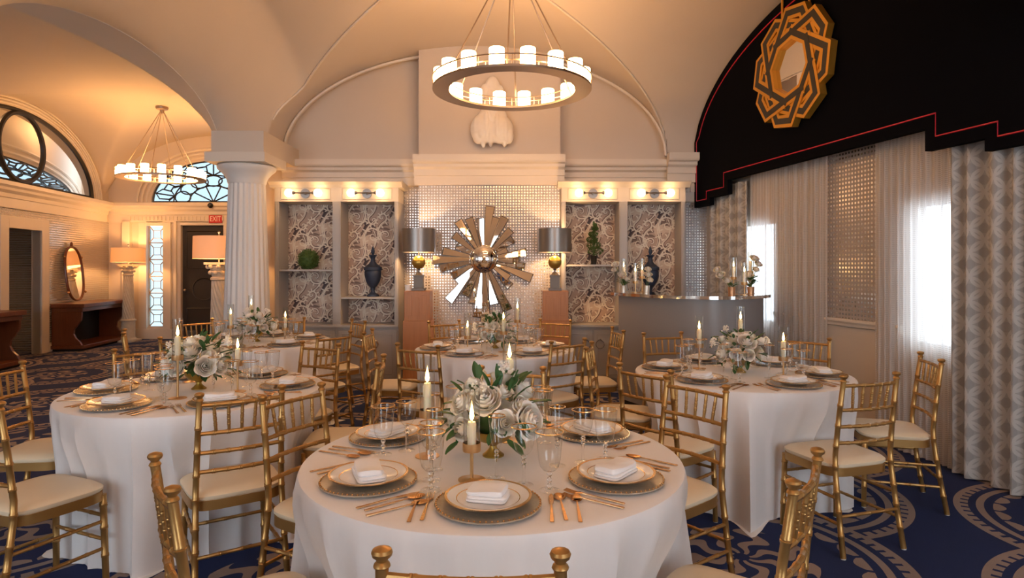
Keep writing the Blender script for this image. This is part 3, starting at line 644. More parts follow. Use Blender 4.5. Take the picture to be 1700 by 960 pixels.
# sunburst mirror on the chimney breast
t = thing('sunburst_mirror', 'sunburst wall mirror with radiating mirrored rays and round silver centre', 'mirror', (-.35, 7.745, 1.57))
rays = [(83, 428), (63, 375), (47, 320), (34, 285), (22, 205), (9, 345), (-3, 285), (-11, 335), (-22, 415), (-37, 255), (-46, 308), (-65, 455), (-77, 375), (-88, 520), (-96, 470), (-104, 372), (-117, 330), (-130, 440), (-138, 285), (-152, 290), (-168, 360), (-179, 410), (169, 335), (154, 245), (141, 310), (124, 370), (110, 350), (95, 330), (73, 350)]
for i, (a, L) in enumerate(rays):
    L = L*.2083*7.7/F; a = radians(a); w0, w1 = .018, .030+.030*L/.66; y = -.012-.008*((i*3) % 4); tl = .05*sin(i*2.1)
    q = [(.10, -w0), (L, -w1), (L, w1), (.10, w0)]
    R_ = lambda p: (p[0]*cos(a)-p[1]*sin(a), p[0]*sin(a)+p[1]*cos(a))
    m = MB(); m.prism([R_(p) for p in q], y-.012, y); o = obj('mirror_strip', m, mframe, t, False)
    qi = [(.10, -w0+.006), (L-.012, -w1+.009), (L-.012, w1-.009), (.10, w0-.006)]; P = [R_(p) for p in qi]; ti = .012*sin(i*1.7)
    m = MB(); m.add([(P[0][0], y-.0135, P[0][1]), (P[1][0], y-.0135-.007-ti*.45, P[1][1]), (P[2][0], y-.0135-.007+ti*.45, P[2][1]), (P[3][0], y-.0135, P[3][1])], [(0, 1, 2, 3)]); m.recalc = False
    obj('mirror_face', m, mirror, o, False)
m = MB(); m.grid(lambda u, v: (.175*sin(pi/2*v)*cos(2*pi*u), -.05-.10*cos(pi/2*v), .175*sin(pi/2*v)*sin(2*pi*u)), 40, 12, True); obj('dome', m, chrome, t)

# plaster sculpture on the chimney breast
t = thing('plaster_sculpture', 'white plaster wall sculpture of rounded folds above the mantel', 'sculpture', (-.24, 7.69, 3.0))
m = MB()
blobs = [(-.12, -.06, .16, .15, .12, .19), (.10, -.06, .15, .16, .12, .18), (0, -.05, .30, .18, .10, .16), (0, -.04, .48, .13, .08, .20), (0, -.03, .66, .10, .06, .16), (-.17, -.09, .06, .07, .07, .09), (.20, -.09, .07, .06, .07, .10), (-.02, -.10, .13, .05, .07, .17), (.04, -.04, .05, .12, .07, .06), (-.11, -.10, -.02, .03, .03, .06), (-.02, -.06, -.01, .03, .03, .05), (.15, -.09, -.01, .03, .035, .06), (.10, -.05, .58, .05, .04, .12), (-.10, -.05, .60, .05, .04, .12), (-.07, -.15, .20, .035, .035, .16), (.06, -.15, .19, .03, .035, .15), (-.20, -.10, .17, .04, .06, .13), (.16, -.14, .13, .035, .04, .13), (-.13, -.15, .09, .04, .04, .06), (.0, -.13, .36, .04, .04, .14), (.07, -.10, .42, .03, .04, .12), (-.08, -.10, .43, .03, .04, .12)]
for x, y, z, a, b, c in blobs: m.sphere((x, y, z), 1, 20, 12, (a, b, c))
o = obj('relief', m, plastersculpt, t); r = o.modifiers.new('merge', 'REMESH'); r.mode = 'VOXEL'; r.voxel_size = .009; r.use_smooth_shade = True
s_ = o.modifiers.new('soft', 'SMOOTH'); s_.factor = .6; s_.iterations = 2

# pedestal lamps
def pedestal(x, lab):
    t = thing('wooden_pedestal', 'honey-coloured wooden pedestal '+lab, 'pedestal', (x, 7.42, 0), 0)
    m = MB(); m.box(-.165, .165, -.15, .15, 0, .84); obj('lower_block', m, wood_ped, t, False, .004)
    m = MB(); m.box(-.15, .15, -.135, .135, .84, 1.19)
    obj('upper_block', m, wood_ped, t, False, .004)
    for k in range(3):
        m = MB(); m.box(-.115+k*.085, -.06+k*.085, -.142, -.136, .90, 1.14-.03*(k % 2)); obj('carved_panel', m, wood_ped, t, False, .002)
def table_lamp(x, lab):
    t = thing('table_lamp', 'gilt ball lamp with grey metal drum shade '+lab, 'lamp', (x, 7.42, 1.191))
    m = MB(); m.box(-.075, .075, -.075, .075, 0, .03); m.box(-.055, .055, -.055, .055, .03, .18); m.box(-.062, .062, -.062, .062, .165, .185); obj('plinth', m, lampstone, t, False, .003)
    m = MB(); m.lathe([(.05, .185), (.03, .21), (.012, .225), (.012, .24), (.022, .25), (.012, .262)], 18); obj('neck', m, pewter, t)
    m = MB(); m.sphere((0, 0, .335), .08, 28, 16); obj('ball', m, lampgold, t)
    m = MB(); m.tube([(0, 0, .41), (0, 0, .60)], .007, 8); 
    for k in range(3): m.tube([(0, 0, .60), (.19*cos(2*pi*k/3), .19*sin(2*pi*k/3), .60)], .004, 6)
    obj('rod', m, pewter, t)
    m = MB(); m.recalc = False; m.lathe_open([(.197, .455), (.197, .735)], 40); m.lathe_open([(.194, .735), (.194, .455)], 40); obj('lamp_shade', m, pewter, t)
    plight((0, 0, .56), P_LAMP, .035, WARM, t)
for x, lab in ((-1.11, 'by the column-side cabinet'), (.51, 'by the bar-side cabinet')): pedestal(x, lab); table_lamp(x, lab)
m = MB(); m.lathe([(.035, 0), (.04, .07)], 16); place([('small_candle_cup', m.mesh('small_candle_cup', linen), None)], 'small_candle_cup', 'small white cup beside the lamp on the column-side pedestal', 'cup', (-1.235, 7.40, 1.191))

# ------------------------------------------------------------------ chandeliers
def chandelier(loc, rot, mat, label, zc):
    t = thing('ring_chandelier', label, 'chandelier', loc, rot, 'ring chandeliers')
    R, Ri = .684, .545
    m = MB(); m.lathe_open([(R, 0), (R, .018), (Ri, .018), (Ri, 0), (R, 0)], 96); obj('ring_plate', m, bronze, t)
    m = MB(); m.tube([(R*cos(2*pi*i/96), R*sin(2*pi*i/96), .095) for i in range(96)], .006, 6, closed=True); m.tube([(Ri*cos(2*pi*i/96), Ri*sin(2*pi*i/96), .095) for i in range(96)], .006, 6, closed=True); obj('rail', m, bronze, t)
    for k in range(16):
        a = 2*pi*(k+.5)/16
        for r in (R, Ri): m = MB(); m.tube([(r*cos(a), r*sin(a), .018), (r*cos(a), r*sin(a), .095)], .004, 5); obj('rail_post', m, bronze, t)
    rm = (R+Ri)/2; me = None
    for k in range(16):
        a = 2*pi*k/16
        if me is None:
            mm = MB(); mm.lathe([(.056, 0), (.060, .012), (.060, .135), (.056, .14)], 24); me = mm.mesh('glass_shade', mat)
        link('glass_shade', me, t, (rm*cos(a), rm*sin(a), .022))
    for k in range(6):
        a = 2*pi*(k+.25)/6; m = MB(); m.tube([(rm*cos(a), rm*sin(a), .02), (.03*cos(a), .03*sin(a), zc-loc[2]-.08)], .006, 6); obj('suspension_rod', m, bronze, t)
    m = MB(); m.lathe([(.03, -.10), (.035, -.05), (.09, -.035), (.10, -.01), (.10, 0)], 24, (0, 0, zc-loc[2])); obj('canopy', m, bronze, t)
    return t
chandelier((0, 5.4, 2.99), .2, shade_m, 'bronze ring chandelier with candle shades hanging over the dining tables', 4.205)
chandelier((0, .1, 2.99), .35, shade_m, 'unseen ring chandelier added in the near bay for more light', 4.205)  # extra chandelier above the camera, added to brighten the front tables
chandelier((-5.95, 10.6, 2.97), .5, shade_l, 'ring chandelier with candle shades hanging in the lobby', 4.19)

# ------------------------------------------------------------------ lobby furniture
def console(y0, y1, label):
    w = (y1-y0)*LN; t = thing('console_table', label, 'console', (LX0-.1446*y0, y0, 0), LA); D = .48   # room lies at local -y... local y here points away from room
    g = .03
    m = MB(); m.box(-.03, w+.03, g+0, g+D+.06, .76, .83); m.box(.0, w, g, g+D+.02, .69, .76)
    def flip(mb): mb.v = [(x, -y, z) for x, y, z in mb.v]; return mb
    obj('top', flip(m), wood_dark, t, False, .008)
    S_ = [(g, .10), (g+D, .10), (g+D-.03, .16), (g+D-.09, .22), (g+D-.13, .30), (g+D-.12, .38), (g+D-.06, .46), (g+D-.01, .54), (g+D, .62), (g+D, .69), (g, .69)]
    for a, b in ((0, .05), (w-.05, w)):
        m = MB(); m.prism(S_, a, b, 'x'); obj('side_panel', flip(m), wood_dark, t, False, .004)
    m = MB(); m.box(.05, w-.05, g, g+.03, .10, .69); obj('back_panel', flip(m), black_in, t, False)
    m = MB(); m.box(-.03, w+.03, g, g+D+.05, .04, .10); obj('plinth', flip(m), wood_dark, t, False, .006)
    m = MB(); m.box(.03, w-.03, g, g+D, 0, .04); obj('kick', flip(m), black_in, t, False)
# the wall frame has local +y pointing to -x (out of the room), so the room side is local -y
console(10.86, 12.45, 'dark mahogany console with scrolled sides below the oval mirror')
console(7.4, 9.22, 'dark mahogany console with scrolled sides before the doorway')
t = thing('oval_mirror', 'tall oval mirror with wooden frame standing on the console', 'mirror', (wallL(11.45)+.16, 11.45, .856), LA)
def oval(q, i, n): a = 2*pi*i/n; c, s = cos(a), sin(a); return (q*.29*abs(c)**.85*(1 if c > 0 else -1), .50+q*.50*abs(s)**.75*(1 if s > 0 else -1))
tilt = lambda x, y, z: (x, y+.10*z, z)
m = MB(); n = 64; m.tube([tilt(oval(.97, i, n)[0], 0, oval(.97, i, n)[1]) for i in range(n)], .022, 8, closed=True); obj('frame', m, wood_dark, t)
m = MB(); m.add([tilt(oval(.96, i, n)[0], 0, oval(.96, i, n)[1]) for i in range(n)], [tuple(range(n))]); m.recalc = False; obj('mirror_glass', m, mirror, t, False)
m = MB(); m.sphere(tilt(0, 0, 1.02), .045, 14, 10, (.8, .5, 1.4)); obj('crest', m, wood_dark, t)
for s in (-1, 1):
    for z in (.16, .80): m = MB(); m.sphere(tilt(s*.285, -.01, z), .022, 10, 8); obj('rosette', m, copper, t)
def column_lamp(loc, label, s=1):
    t = thing('column_floor_lamp', label, 'floor lamp', loc, 0, None, s)
    m = MB(); m.box(-.17, .17, -.17, .17, 0, .04); m.lathe([(.15, .04), (.15, .06), (.125, .08), (.12, .10), (.12, .40), (.14, .41), (.14, .43), (.115, .45)], 32); obj('base', m, stonecarve, t, bevel=.003)
    m = MB()
    m.grid(lambda u, v: ((.105-.022*v)*(1+.05*sin(2*pi*u*14+v*40))*cos(2*pi*u), (.105-.022*v)*(1+.05*sin(2*pi*u*14+v*40))*sin(2*pi*u), .45+.85*v), 112, 60, True); obj('twisted_shaft', m, stonecarve, t)
    m = MB(); m.lathe([(.085, 1.30), (.098, 1.31), (.098, 1.335), (.08, 1.35), (.085, 1.37), (.11, 1.41), (.09, 1.42), (.10, 1.44), (.13, 1.49), (.10, 1.495)], 28)
    for k in range(8):
        a = 2*pi*k/8; m.sphere((.105*cos(a), .105*sin(a), 1.40), .028, 8, 6); m.sphere((.125*cos(a+.4), .125*sin(a+.4), 1.475), .03, 8, 6)
    m.box(-.13, .13, -.13, .13, 1.50, 1.53); obj('carved_capital', m, stonecarve, t)
    m = MB(); m.tube([(0, 0, 1.53), (0, 0, 1.90)], .008, 8); m.tube([(-.29, 0, 1.84), (.29, 0, 1.84)], .004, 6); m.sphere((0, 0, 1.91), .016, 10, 8); obj('rod', m, pewter, t)
    m = MB(); m.recalc = False; m.lathe_open([(.30, 1.575), (.295, 1.855)], 48); obj('lamp_shade', m, shadewarm, t)
    plight((0, 0, 1.70), P_COLUMN, .05, WARM2, t)
column_lamp((-7.62, 12.38, 0), 'column floor lamp with linen drum shade between console and sidelight')
column_lamp((-3.69, 7.85, 0), 'twisted-column floor lamp with drum shade beside the fluted column')

# ------------------------------------------------------------------ curved bar
def bez(p0, p1, p2, t): return tuple((1-t)**2*a+2*t*(1-t)*b+t*t*c for a, b, c in zip(p0, p1, p2))
B0, B1, B2 = (1.12, 6.80), (1.72, 5.22), (2.53, 6.22)
t = thing('curved_bar', 'curved grey bar counter with polished metal edge', 'bar', (0, 0, 0))
fr = [bez(B0, B1, B2, i/40) for i in range(41)]; back = [(2.55, 6.60), (1.98, 6.55), (1.36, 7.02)]
m = MB(); m.prism([(x, y) for x, y in fr[1:-1]]+back, .06, 1.165, 'z'); obj('bar_front', m, bargrey, t, True)
m = MB(); m.prism([(x*.995+.01, y+.04) for x, y in fr[2:-2]]+back, 0, .06, 'z'); obj('kick', m, black_in, t, False)
off = []
for i, (x, y) in enumerate(fr):
    a = fr[max(i-1, 0)]; b = fr[min(i+1, 40)]; dx, dy = b[0]-a[0], b[1]-a[1]; l = sqrt(dx*dx+dy*dy); off.append((x+dy/l*.05, y-dx/l*.05))
m = MB(); m.prism(off+[(2.57, 6.64), (1.98, 6.60), (1.33, 7.08)], 1.165, 1.195, 'z'); obj('bar_top', m, chrome, t, False)

# ------------------------------------------------------------------ repeated things: chair
def bamboo(mb, pts, r, nodes, seg=10, taper=1.0, sub=8):
    """a rod with turned rings at the given fractions along a polyline"""
    from mathutils import Vector
    P = [Vector(p) for p in pts]; L = [0]
    for i in range(1, len(P)): L.append(L[-1]+(P[i]-P[i-1]).length)
    T = L[-1]
    def at(s):
        for i in range(1, len(P)):
            if s <= L[i]+1e-9: f = (s-L[i-1])/(L[i]-L[i-1]); return P[i-1].lerp(P[i], f)
        return P[-1]
    ss = [(l, 1.0) for l in L]
    for f in nodes:
        s = f*T
        for d, k in ((-.009, 1.0), (-.006, 1.16), (-.002, 1.16), (0, .98), (.002, 1.16), (.006, 1.16), (.009, 1.0)): ss.append((min(max(s+d, 0), T), k))
    ss.sort(); mb.tube([at(s) for s, _ in ss], [r*k*(1+(taper-1)*s/T) for s, k in ss], seg); return mb
def make_chair():
    parts = []; Z = .425
    for s in (-1, 1):
        m = MB(); path = [(s*.195, -.262, .004), (s*.187, -.225, .22), (s*.182, -.198, .42), (s*.180, -.195, .50), (s*.176, -.215, .70), (s*.172, -.240, .885)]
        bamboo(m, path, .0145, (.12, .25, .36, .50, .62, .74, .86), 10, .9); m.lathe([(.0155, 0), (.017, .003), (.015, .008), (.011, .012), (.012, .016), (.019, .022), (.021, .029), (.018, .035), (.008, .039), (.001, .040)], 12, (s*.172, -.240, .882))
        parts.append(('back_post', m.mesh('back_post', gold), [('glide', MB().lathe([(.013, 0), (.013, .008)], 10, (s*.195, -.262, 0)).mesh('glide', rubber))]))
        m = MB(); bamboo(m, [(s*.188, .178, .004), (s*.178, .170, .41)], .0145, (.30, .62, .88), 10, 1.05); parts.append(('front_leg', m.mesh('front_leg', gold), [('glide', MB().lathe([(.013, 0), (.013, .008)], 10, (s*.188, .178, 0)).mesh('glide', rubber))]))
        for z, n in ((.16, 'side_stretcher'), (.285, 'side_stretcher')):
            m = MB(); f = z/.42; bamboo(m, [(s*(.195-.013*f), -.262+.064*f+.01, z), (s*(.188-.01*f), .17, z)], .0085, (.2, .4, .6, .8), 8); parts.append((n, m.mesh(n, gold), None))
    def rail(za, ya, bow, n=8, w=.168, r=.0095, nodes=(.17, .34, .5, .66, .83)):
        m = MB(); bamboo(m, [(-w+2*w*i/n, ya-bow*sin(pi*i/n), za) for i in range(n+1)], r, nodes, 8); return m
    for z, y in ((.862, -.236), (.735, -.220), (.648, -.209), (.562, -.199)):
        parts.append(('back_rail', rail(z, y, .018).mesh('back_rail', gold), None))
    for k in range(5):
        x = -.112+.056*k; b = .018*sin(pi*(k+1)/6); m = MB(); bamboo(m, [(x*1.03, -.236-b, .858), (x*.93, -.220-b, .738)], .0070, (.3, .5, .7), 8); parts.append(('spindle', m.mesh('spindle', gold), None))
    for y, z in ((.172, .20), (-.232, .20), (.172, .31)): parts.append(('cross_stretcher', rail(z, y, 0, 2, .182, .0085, (.25, .5, .75)).mesh('cross_stretcher', gold), None))
    def outline(g):
        pts = []
        for i in range(48):
            a = 2*pi*i/48; c, s = cos(a), sin(a); x = (.205+g)*abs(c)**.42*(1 if c > 0 else -1); y = -.005+(.195+g)*abs(s)**.42*(1 if s > 0 else -1)
            x *= 1+.05*(y/.2); pts.append((x, y))
        return pts
    m = MB(); m.prism(outline(0), .385, .428, 'z'); parts.append(('seat_frame', m.mesh('seat_frame', gold), None))
    m = MB(); rings = [(-.004, .428), (.002, .436), (.002, .448), (-.012, .460), (-.05, .467), (-.11, .470), (-.17, .471)]; vs = []; fs = []
    for g, z in rings: vs += [(x, y, z) for x, y in outline(g)]
    for i in range(len(rings)-1):
        for k in range(48): fs.append((i*48+k, i*48+(k+1) % 48, (i+1)*48+(k+1) % 48, (i+1)*48+k))
    fs.append(tuple((len(rings)-1)*48+k for k in range(48))); m.add(vs, fs); parts.append(('seat_cushion', m.mesh('seat_cushion', cushion), None))
    return parts
CHAIR = make_chair()

# table settings
def lathe_mesh(name, prof, mat, seg=36): return MB().lathe_open(prof, seg).mesh(name, mat)
def scallop_charger():
    m = MB(); n = 96; prof = [(.0, .006), (.09, .006), (.12, .009), (.150, .013), (.156, .013), (.156, .009), (.12, .003), (.09, 0), (0, 0)]
    vs = []; fs = []
    for j, (r, z) in enumerate(prof):
        for k in range(n): rr = r*(1+(.012*abs(sin(2*pi*k/n*12)) if r > .14 else 0)); vs.append((rr*cos(2*pi*k/n), rr*sin(2*pi*k/n), z))
    for j in range(len(prof)-1):
        for k in range(n): fs.append((j*n+k, j*n+(k+1) % n, (j+1)*n+(k+1) % n, (j+1)*n+k))
    m.add(vs, fs); return m.mesh('charger', charger_m)
bd = MB()
for k in range(60): a = 2*pi*k/60; bd.sphere((.1535*cos(a), .1535*sin(a), .0145), .0032, 6, 4)
CHARGER = [('dish', scallop_charger(), None), ('beaded_rim', bd.mesh('beaded_rim', rimgold), None)]
PLATE = [('dish', lathe_mesh('dish', [(0, .008), (.08, .008), (.092, .012), (.122, .021), (.127, .021), (.127, .018), (.09, .006), (.075, 0), (0, 0)], china, 64), None),
         ('gilt_rim', lathe_mesh('gilt_rim', [(.1205, .0214), (.1285, .0222), (.1285, .0185), (.1265, .0175)], rimgold, 64), None),
         ('gilt_line', lathe_mesh('gilt_line', [(.092, .0126), (.0945, .0134)], rimgold, 64), None)]
def napkin(seed):
    rn = random.Random(seed); parts = []
    m = MB(); m.recalc = True
    for L, (w, d, z0, h, ox, rot) in enumerate(((.060+.02*(seed > 0), .046, 0, .009, 0, 0), (.059+.02*(seed > 0), .045, .009, .009, .001, .05), (.056+.018*(seed > 0), .042, .018, .016, -.003, -.06))):
        n = 28; rings = []
        for q, z in ((.94, 0), (1, .25), (1.0, .65), (.95, .92), (.7, 1.02), (.3, 1.0)):
            ring = []
            for i in range(n):
                a = 2*pi*i/n; c, s = cos(a), sin(a); x = w*q*abs(c)**.3*(1 if c > 0 else -1); y = d*q*abs(s)**.3*(1 if s > 0 else -1); zz = z0+h*z*(1+(.25*sin(x*45+seed*2)+.15*sin(y*60+seed) if L == 2 and z > .6 else 0))
                ring.append((x*cos(rot)-y*sin(rot)+ox, x*sin(rot)+y*cos(rot), zz))
            rings.append(ring)
        vs = [p for r_ in rings for p in r_]; fs = [(j*n+k, j*n+(k+1) % n, (j+1)*n+(k+1) % n, (j+1)*n+k) for j in range(len(rings)-1) for k in range(n)]
        fs += [tuple(range(n-1, -1, -1)), tuple((len(rings)-1)*n+k for k in range(n))]; m.add(vs, fs)
    return m.mesh('napkin', linen)
NAPKINS = [napkin(i) for i in range(3)]
def flat_bar(mb, pts, th=.0025):
    """pts: (y, half width, z)"""
    vs = []; fs = []; n = len(pts)
    for y, w, z in pts: vs += [(-w, y, z), (w, y, z), (w*.8, y, z+th), (-w*.8, y, z+th)]
    for i in range(n-1):
        for k in range(4): fs.append((i*4+k, i*4+(k+1) % 4, (i+1)*4+(k+1) % 4, (i+1)*4+k))
    fs += [(3, 2, 1, 0), tuple((n-1)*4+k for k in range(4))]; mb.add(vs, fs); return mb
HND = [(-.10, .0050, .001), (-.095, .0062, .001), (-.02, .0042, .003), (.02, .0030, .004)]
fk = MB(); flat_bar(fk, HND+[(.035, .0035, .005), (.05, .0105, .004), (.062, .012, .002)])
for k in range(4): flat_bar(fk, [(.061, .0014, .002), (.08, .0013, .003), (.10, .0008, .006)]) ; fk.v[-12:] = [(x-.0096+k*.0064, y, z) for x, y, z in fk.v[-12:]]
FORK = [('fork', fk.mesh('fork', copper, True, 50), None)]
KNIFE = [('knife', flat_bar(MB(), HND+[(.03, .006, .003), (.06, .0085, .002), (.09, .0075, .002), (.108, .002, .002)]).mesh('knife', copper, True, 50), None)]
sp = MB(); flat_bar(sp, HND+[(.045, .003, .004)])
sp.grid(lambda u, v: (.019*sin(pi*v)**.7*cos(2*pi*u)*(.35+.65*(1)) if False else .0185*(v)*cos(2*pi*u), .068+.030*v*sin(2*pi*u), .001+.006*v*v), 20, 6, True)
sp.grid(lambda u, v: (.0185*v*cos(2*pi*u), .068+.030*v*sin(2*pi*u), .006*v*v), 20, 6, True)
SPOON = [('spoon', sp.mesh('spoon', copper, True, 50), None)]
def glass_parts(bowl, stem, foot_r, rimr, rimz):
    return [('bowl', lathe_mesh('bowl', bowl, glass, 32), None), ('stem', MB().lathe(stem, 20).mesh('stem', crystal), None), ('foot', MB().lathe_open([(foot_r, .0005), (foot_r, .0025), (foot_r*.5, .005), (.006, .009)], 32).mesh('foot', glass), None),
            ('gilt_rim', MB().tube([(rimr*cos(2*pi*i/32), rimr*sin(2*pi*i/32), rimz) for i in range(32)], .0021, 6, closed=True).mesh('gilt_rim', rimgold), None)]
def beadstem(z0, z1, n): 
    pr = [(.006, z0)]; h = (z1-z0)/n
    for i in range(n): pr += [(.005, z0+i*h+.1*h), (.0085, z0+i*h+.35*h), (.0085, z0+i*h+.65*h), (.005, z0+i*h+.9*h)]
    return pr+[(.007, z1)]
GOBLET = glass_parts([(.004, .062), (.02, .066), (.030, .078), (.035, .10), (.038, .13), (.041, .16), (.0435, .185)], beadstem(.006, .062, 3), .033, .0437, .1855)
WINE = glass_parts([(.004, .098), (.016, .102), (.028, .118), (.034, .14), (.037, .165), (.040, .19)], beadstem(.008, .098, 1)[:1]+[(.0045, .05)]+beadstem(.066, .098, 2), .032, .0402, .1905)
FLUTE = glass_parts([(.003, .098), (.010, .102), (.017, .12), (.022, .15), (.025, .18), (.0285, .21)], beadstem(.008, .098, 1)[:1]+[(.0042, .055)]+beadstem(.07, .098, 2), .030, .0287, .2105)

# candles
def candlestick(h):
    return [('base', MB().lathe([(.001, 0), (.045, 0), (.045, .003), (.01, .0045), (.006, .007)], 32).mesh('base', goldflat), None), ('stem', MB().tube([(0, 0, .003), (0, 0, h)], .0055, 10).mesh('stem', goldflat), None),
            ('cup', MB().lathe_open([(.001, h-.004), (.029, h-.004), (.030, h), (.030, h+.024), (.0285, h+.024), (.0285, h+.002), (.001, h+.002)], 28).mesh('cup', goldflat), None)]
STICK = {h: candlestick(h) for h in (.10, .15, .21)}
def candle_parts(L):
    m = MB(); m.lathe([(.0145, 0), (.0145, L-.006), (.012, L), (.006, L-.003), (.001, L-.004)], 20)
    for a in (.6, 2.4, 4.4): m.tube([(.0145*cos(a), .0145*sin(a), L-.01), (.0155*cos(a), .0155*sin(a), L-.05)], [.003, .0015], 6)
    f = MB().lathe([(.001, L+.004), (.006, L+.011), (.0078, L+.019), (.006, L+.031), (.0028, L+.046), (.0006, L+.058)], 12)
    return [('wax', m.mesh('wax', wax), None), ('wick', MB().tube([(0, 0, L-.004), (.001, 0, L+.010)], .001, 5).mesh('wick', wick_m), None), ('flame', f.mesh('flame', flame_m), None)]
CANDLE = {L: candle_parts(L) for L in (.09, .12)}
HURR = [('glass_cylinder', MB().lathe_open([(.0275, 0), (.0275, .215), (.0262, .215), (.0262, 0)], 32).mesh('glass_cylinder', glass), None)]
def candle(x, y, z, h, L, where, grp):
    sz = {.10: 'short', .15: 'medium', .21: 'tall'}[h]
    place(STICK[h], 'candlestick', sz+' brushed gold candlestick with disc base, '+where, 'candlestick', (x, y, z), 0, 'gold candlesticks '+grp)
    place(CANDLE[L], 'candle', 'lit ivory candle in the '+sz+' gold candlestick, '+where, 'candle', (x, y, z+h+.0025), random.uniform(0, 6), 'lit candles '+grp)
    place(HURR, 'hurricane_glass', 'clear glass cylinder on the '+sz+' candlestick, '+where, 'glass cylinder', (x, y, z+h+.003), 0, 'candle glasses '+grp)
    plight((x, y, z+h+L+.024), P_CANDLE, .005, WARM2, name='candle_light')

# flowers
def rose_mesh(seed, open_=1.0):
    rn = random.Random(seed); m = MB(); m.recalc = False
    layers = [(.007, 3, .046, 1.5), (.013, 4, .047, 1.15), (.020, 5, .046, .95), (.027, 5, .044, .9), (.034, 6, .040, .82), (.041, 6, .034, .78)]
    for li, (R, n, Ht, wd) in enumerate(layers):
        f = li/(len(layers)-1); R = R*(1 if li < 2 else open_); t0 = rn.uniform(0, 6)
        for k in range(n):
            th = t0+2*pi*k/n+rn.uniform(-.12, .12); h = Ht*rn.uniform(.93, 1.05); cl = rn.uniform(.6, 1.2)
            def fn(u, v, th=th, R=R, h=h, wd=wd, f=f, cl=cl):
                x = u*2-1; e = 1-.20*x*x*v; vv = v*e
                r = R*(.25+.75*sin(pi*(.04+.52*vv))); c = max(0, (vv-.72)/.28); r += R*(.22*f*cl-.30*(1-f))*c*c; z = h*vv-.004*f*cl*c*c*2-.012*f+.004*abs(x)*f*v
                a = th+x*wd*(.45+.55*sin(pi*min(1, .2+.55*v))); r *= 1+.07*x
                return (r*cos(a), r*sin(a), z)
            m.grid(fn, 6, 7)
    return m.mesh('rose', petal, True, 80)
ROSES = [rose_mesh(1, 1.0), rose_mesh(2, 1.12), rose_mesh(3, .88)]
def leaf_mesh():
    m = MB(); m.recalc = False; m.grid(lambda u, v: ((u*2-1)*.013*sin(pi*min(1, v*.92+.05))**.8, .055*v, -.010*v*v+.004*abs(u*2-1)), 4, 7); return m.mesh('leaf', leafm, True, 80)
LEAF = leaf_mesh()
def filler_mesh(seed):
    rn = random.Random(seed); m = MB()
    for _ in range(42): x, y, z = rn.uniform(-.022, .022), rn.uniform(-.022, .022), .03+rn.uniform(-.015, .018); m.sphere((x, y, z), rn.uniform(.003, .006), 6, 4)
    m.tube([(0, 0, -.05), (0, 0, .03)], .0015, 5); return m.mesh('filler_blossom', petal)
FILL = [filler_mesh(i) for i in range(2)]
BOWL = MB().lathe_open([(.001, 0), (.036, 0), (.036, .004), (.026, .012), (.013, .026), (.012, .034), (.02, .042), (.05, .054), (.066, .075), (.070, .088), (.067, .088), (.05, .062), (.001, .056)], 32).mesh('compote_bowl', lampgold)
FOAM = MB().sphere((0, 0, .105), .055, 14, 10, (1, 1, .8)).mesh('greenery_base', leafm)
def orient(o, d, roll=0):
    from mathutils import Vector
    q = Vector(d).to_track_quat('Z', 'Y'); o.rotation_mode = 'QUATERNION'
    from mathutils import Quaternion
    o.rotation_quaternion = q @ Quaternion((0, 0, 1), roll)
def centerpiece(x, y, z, seed, where, sc=1.0):
    rn = random.Random(seed); t = thing('flower_centerpiece', 'white rose centrepiece in gold footed bowl, '+where, 'flowers', (x, y, z), seed*1.1, 'rose centrepieces on the dining tables', sc)
    link('compote_bowl', BOWL, t); link('greenery_base', FOAM, t)
    dirs = []
    for k in range(17):
        el = (.0, .62, 1.15)[0 if k < 8 else (1 if k < 14 else 2)]+rn.uniform(-.14, .14); az = (k*2*pi/8 if k < 8 else (k*2*pi/6+.4 if k < 14 else k*2*pi/3))+rn.uniform(-.2, .2)
        dirs.append((cos(el)*cos(az), cos(el)*sin(az), sin(el)))
    for k, d in enumerate(dirs):
        o = link('rose', ROSES[(k+seed) % 3], t); r = .092+rn.uniform(-.012, .03); s = rn.uniform(.78, 1.28); o.location = (d[0]*r*1.15, d[1]*r*1.15, .128+d[2]*r*.95); o.scale = (s,)*3; orient(o, (d[0], d[1], d[2]+.15), rn.uniform(0, 6))
    for k in range(92):
        az = rn.uniform(0, 2*pi); el = rn.uniform(-.55, 1.3); d = (cos(el)*cos(az), cos(el)*sin(az), sin(el)); r = .085+rn.uniform(0, .075)
        o = link('leaf', LEAF, t); o.location = (d[0]*r, d[1]*r, .125+d[2]*r*.9); s = rn.uniform(.7, 1.35); o.scale = (s,)*3; e = (d[0]+rn.uniform(-.5, .5), d[1]+rn.uniform(-.5, .5), d[2]+rn.uniform(-.5, .5))
        from mathutils import Vector
        o.rotation_mode = 'QUATERNION'; o.rotation_quaternion = Vector(e).to_track_quat('Y', 'Z')
    for k in range(4):
        az = rn.uniform(0, 2*pi); el = rn.uniform(.1, 1.4); d = (cos(el)*cos(az), cos(el)*sin(az), sin(el)); o = link('filler_blossom', FILL[k % 2], t); o.location = (d[0]*.15, d[1]*.15, .14+d[2]*.14); orient(o, d)

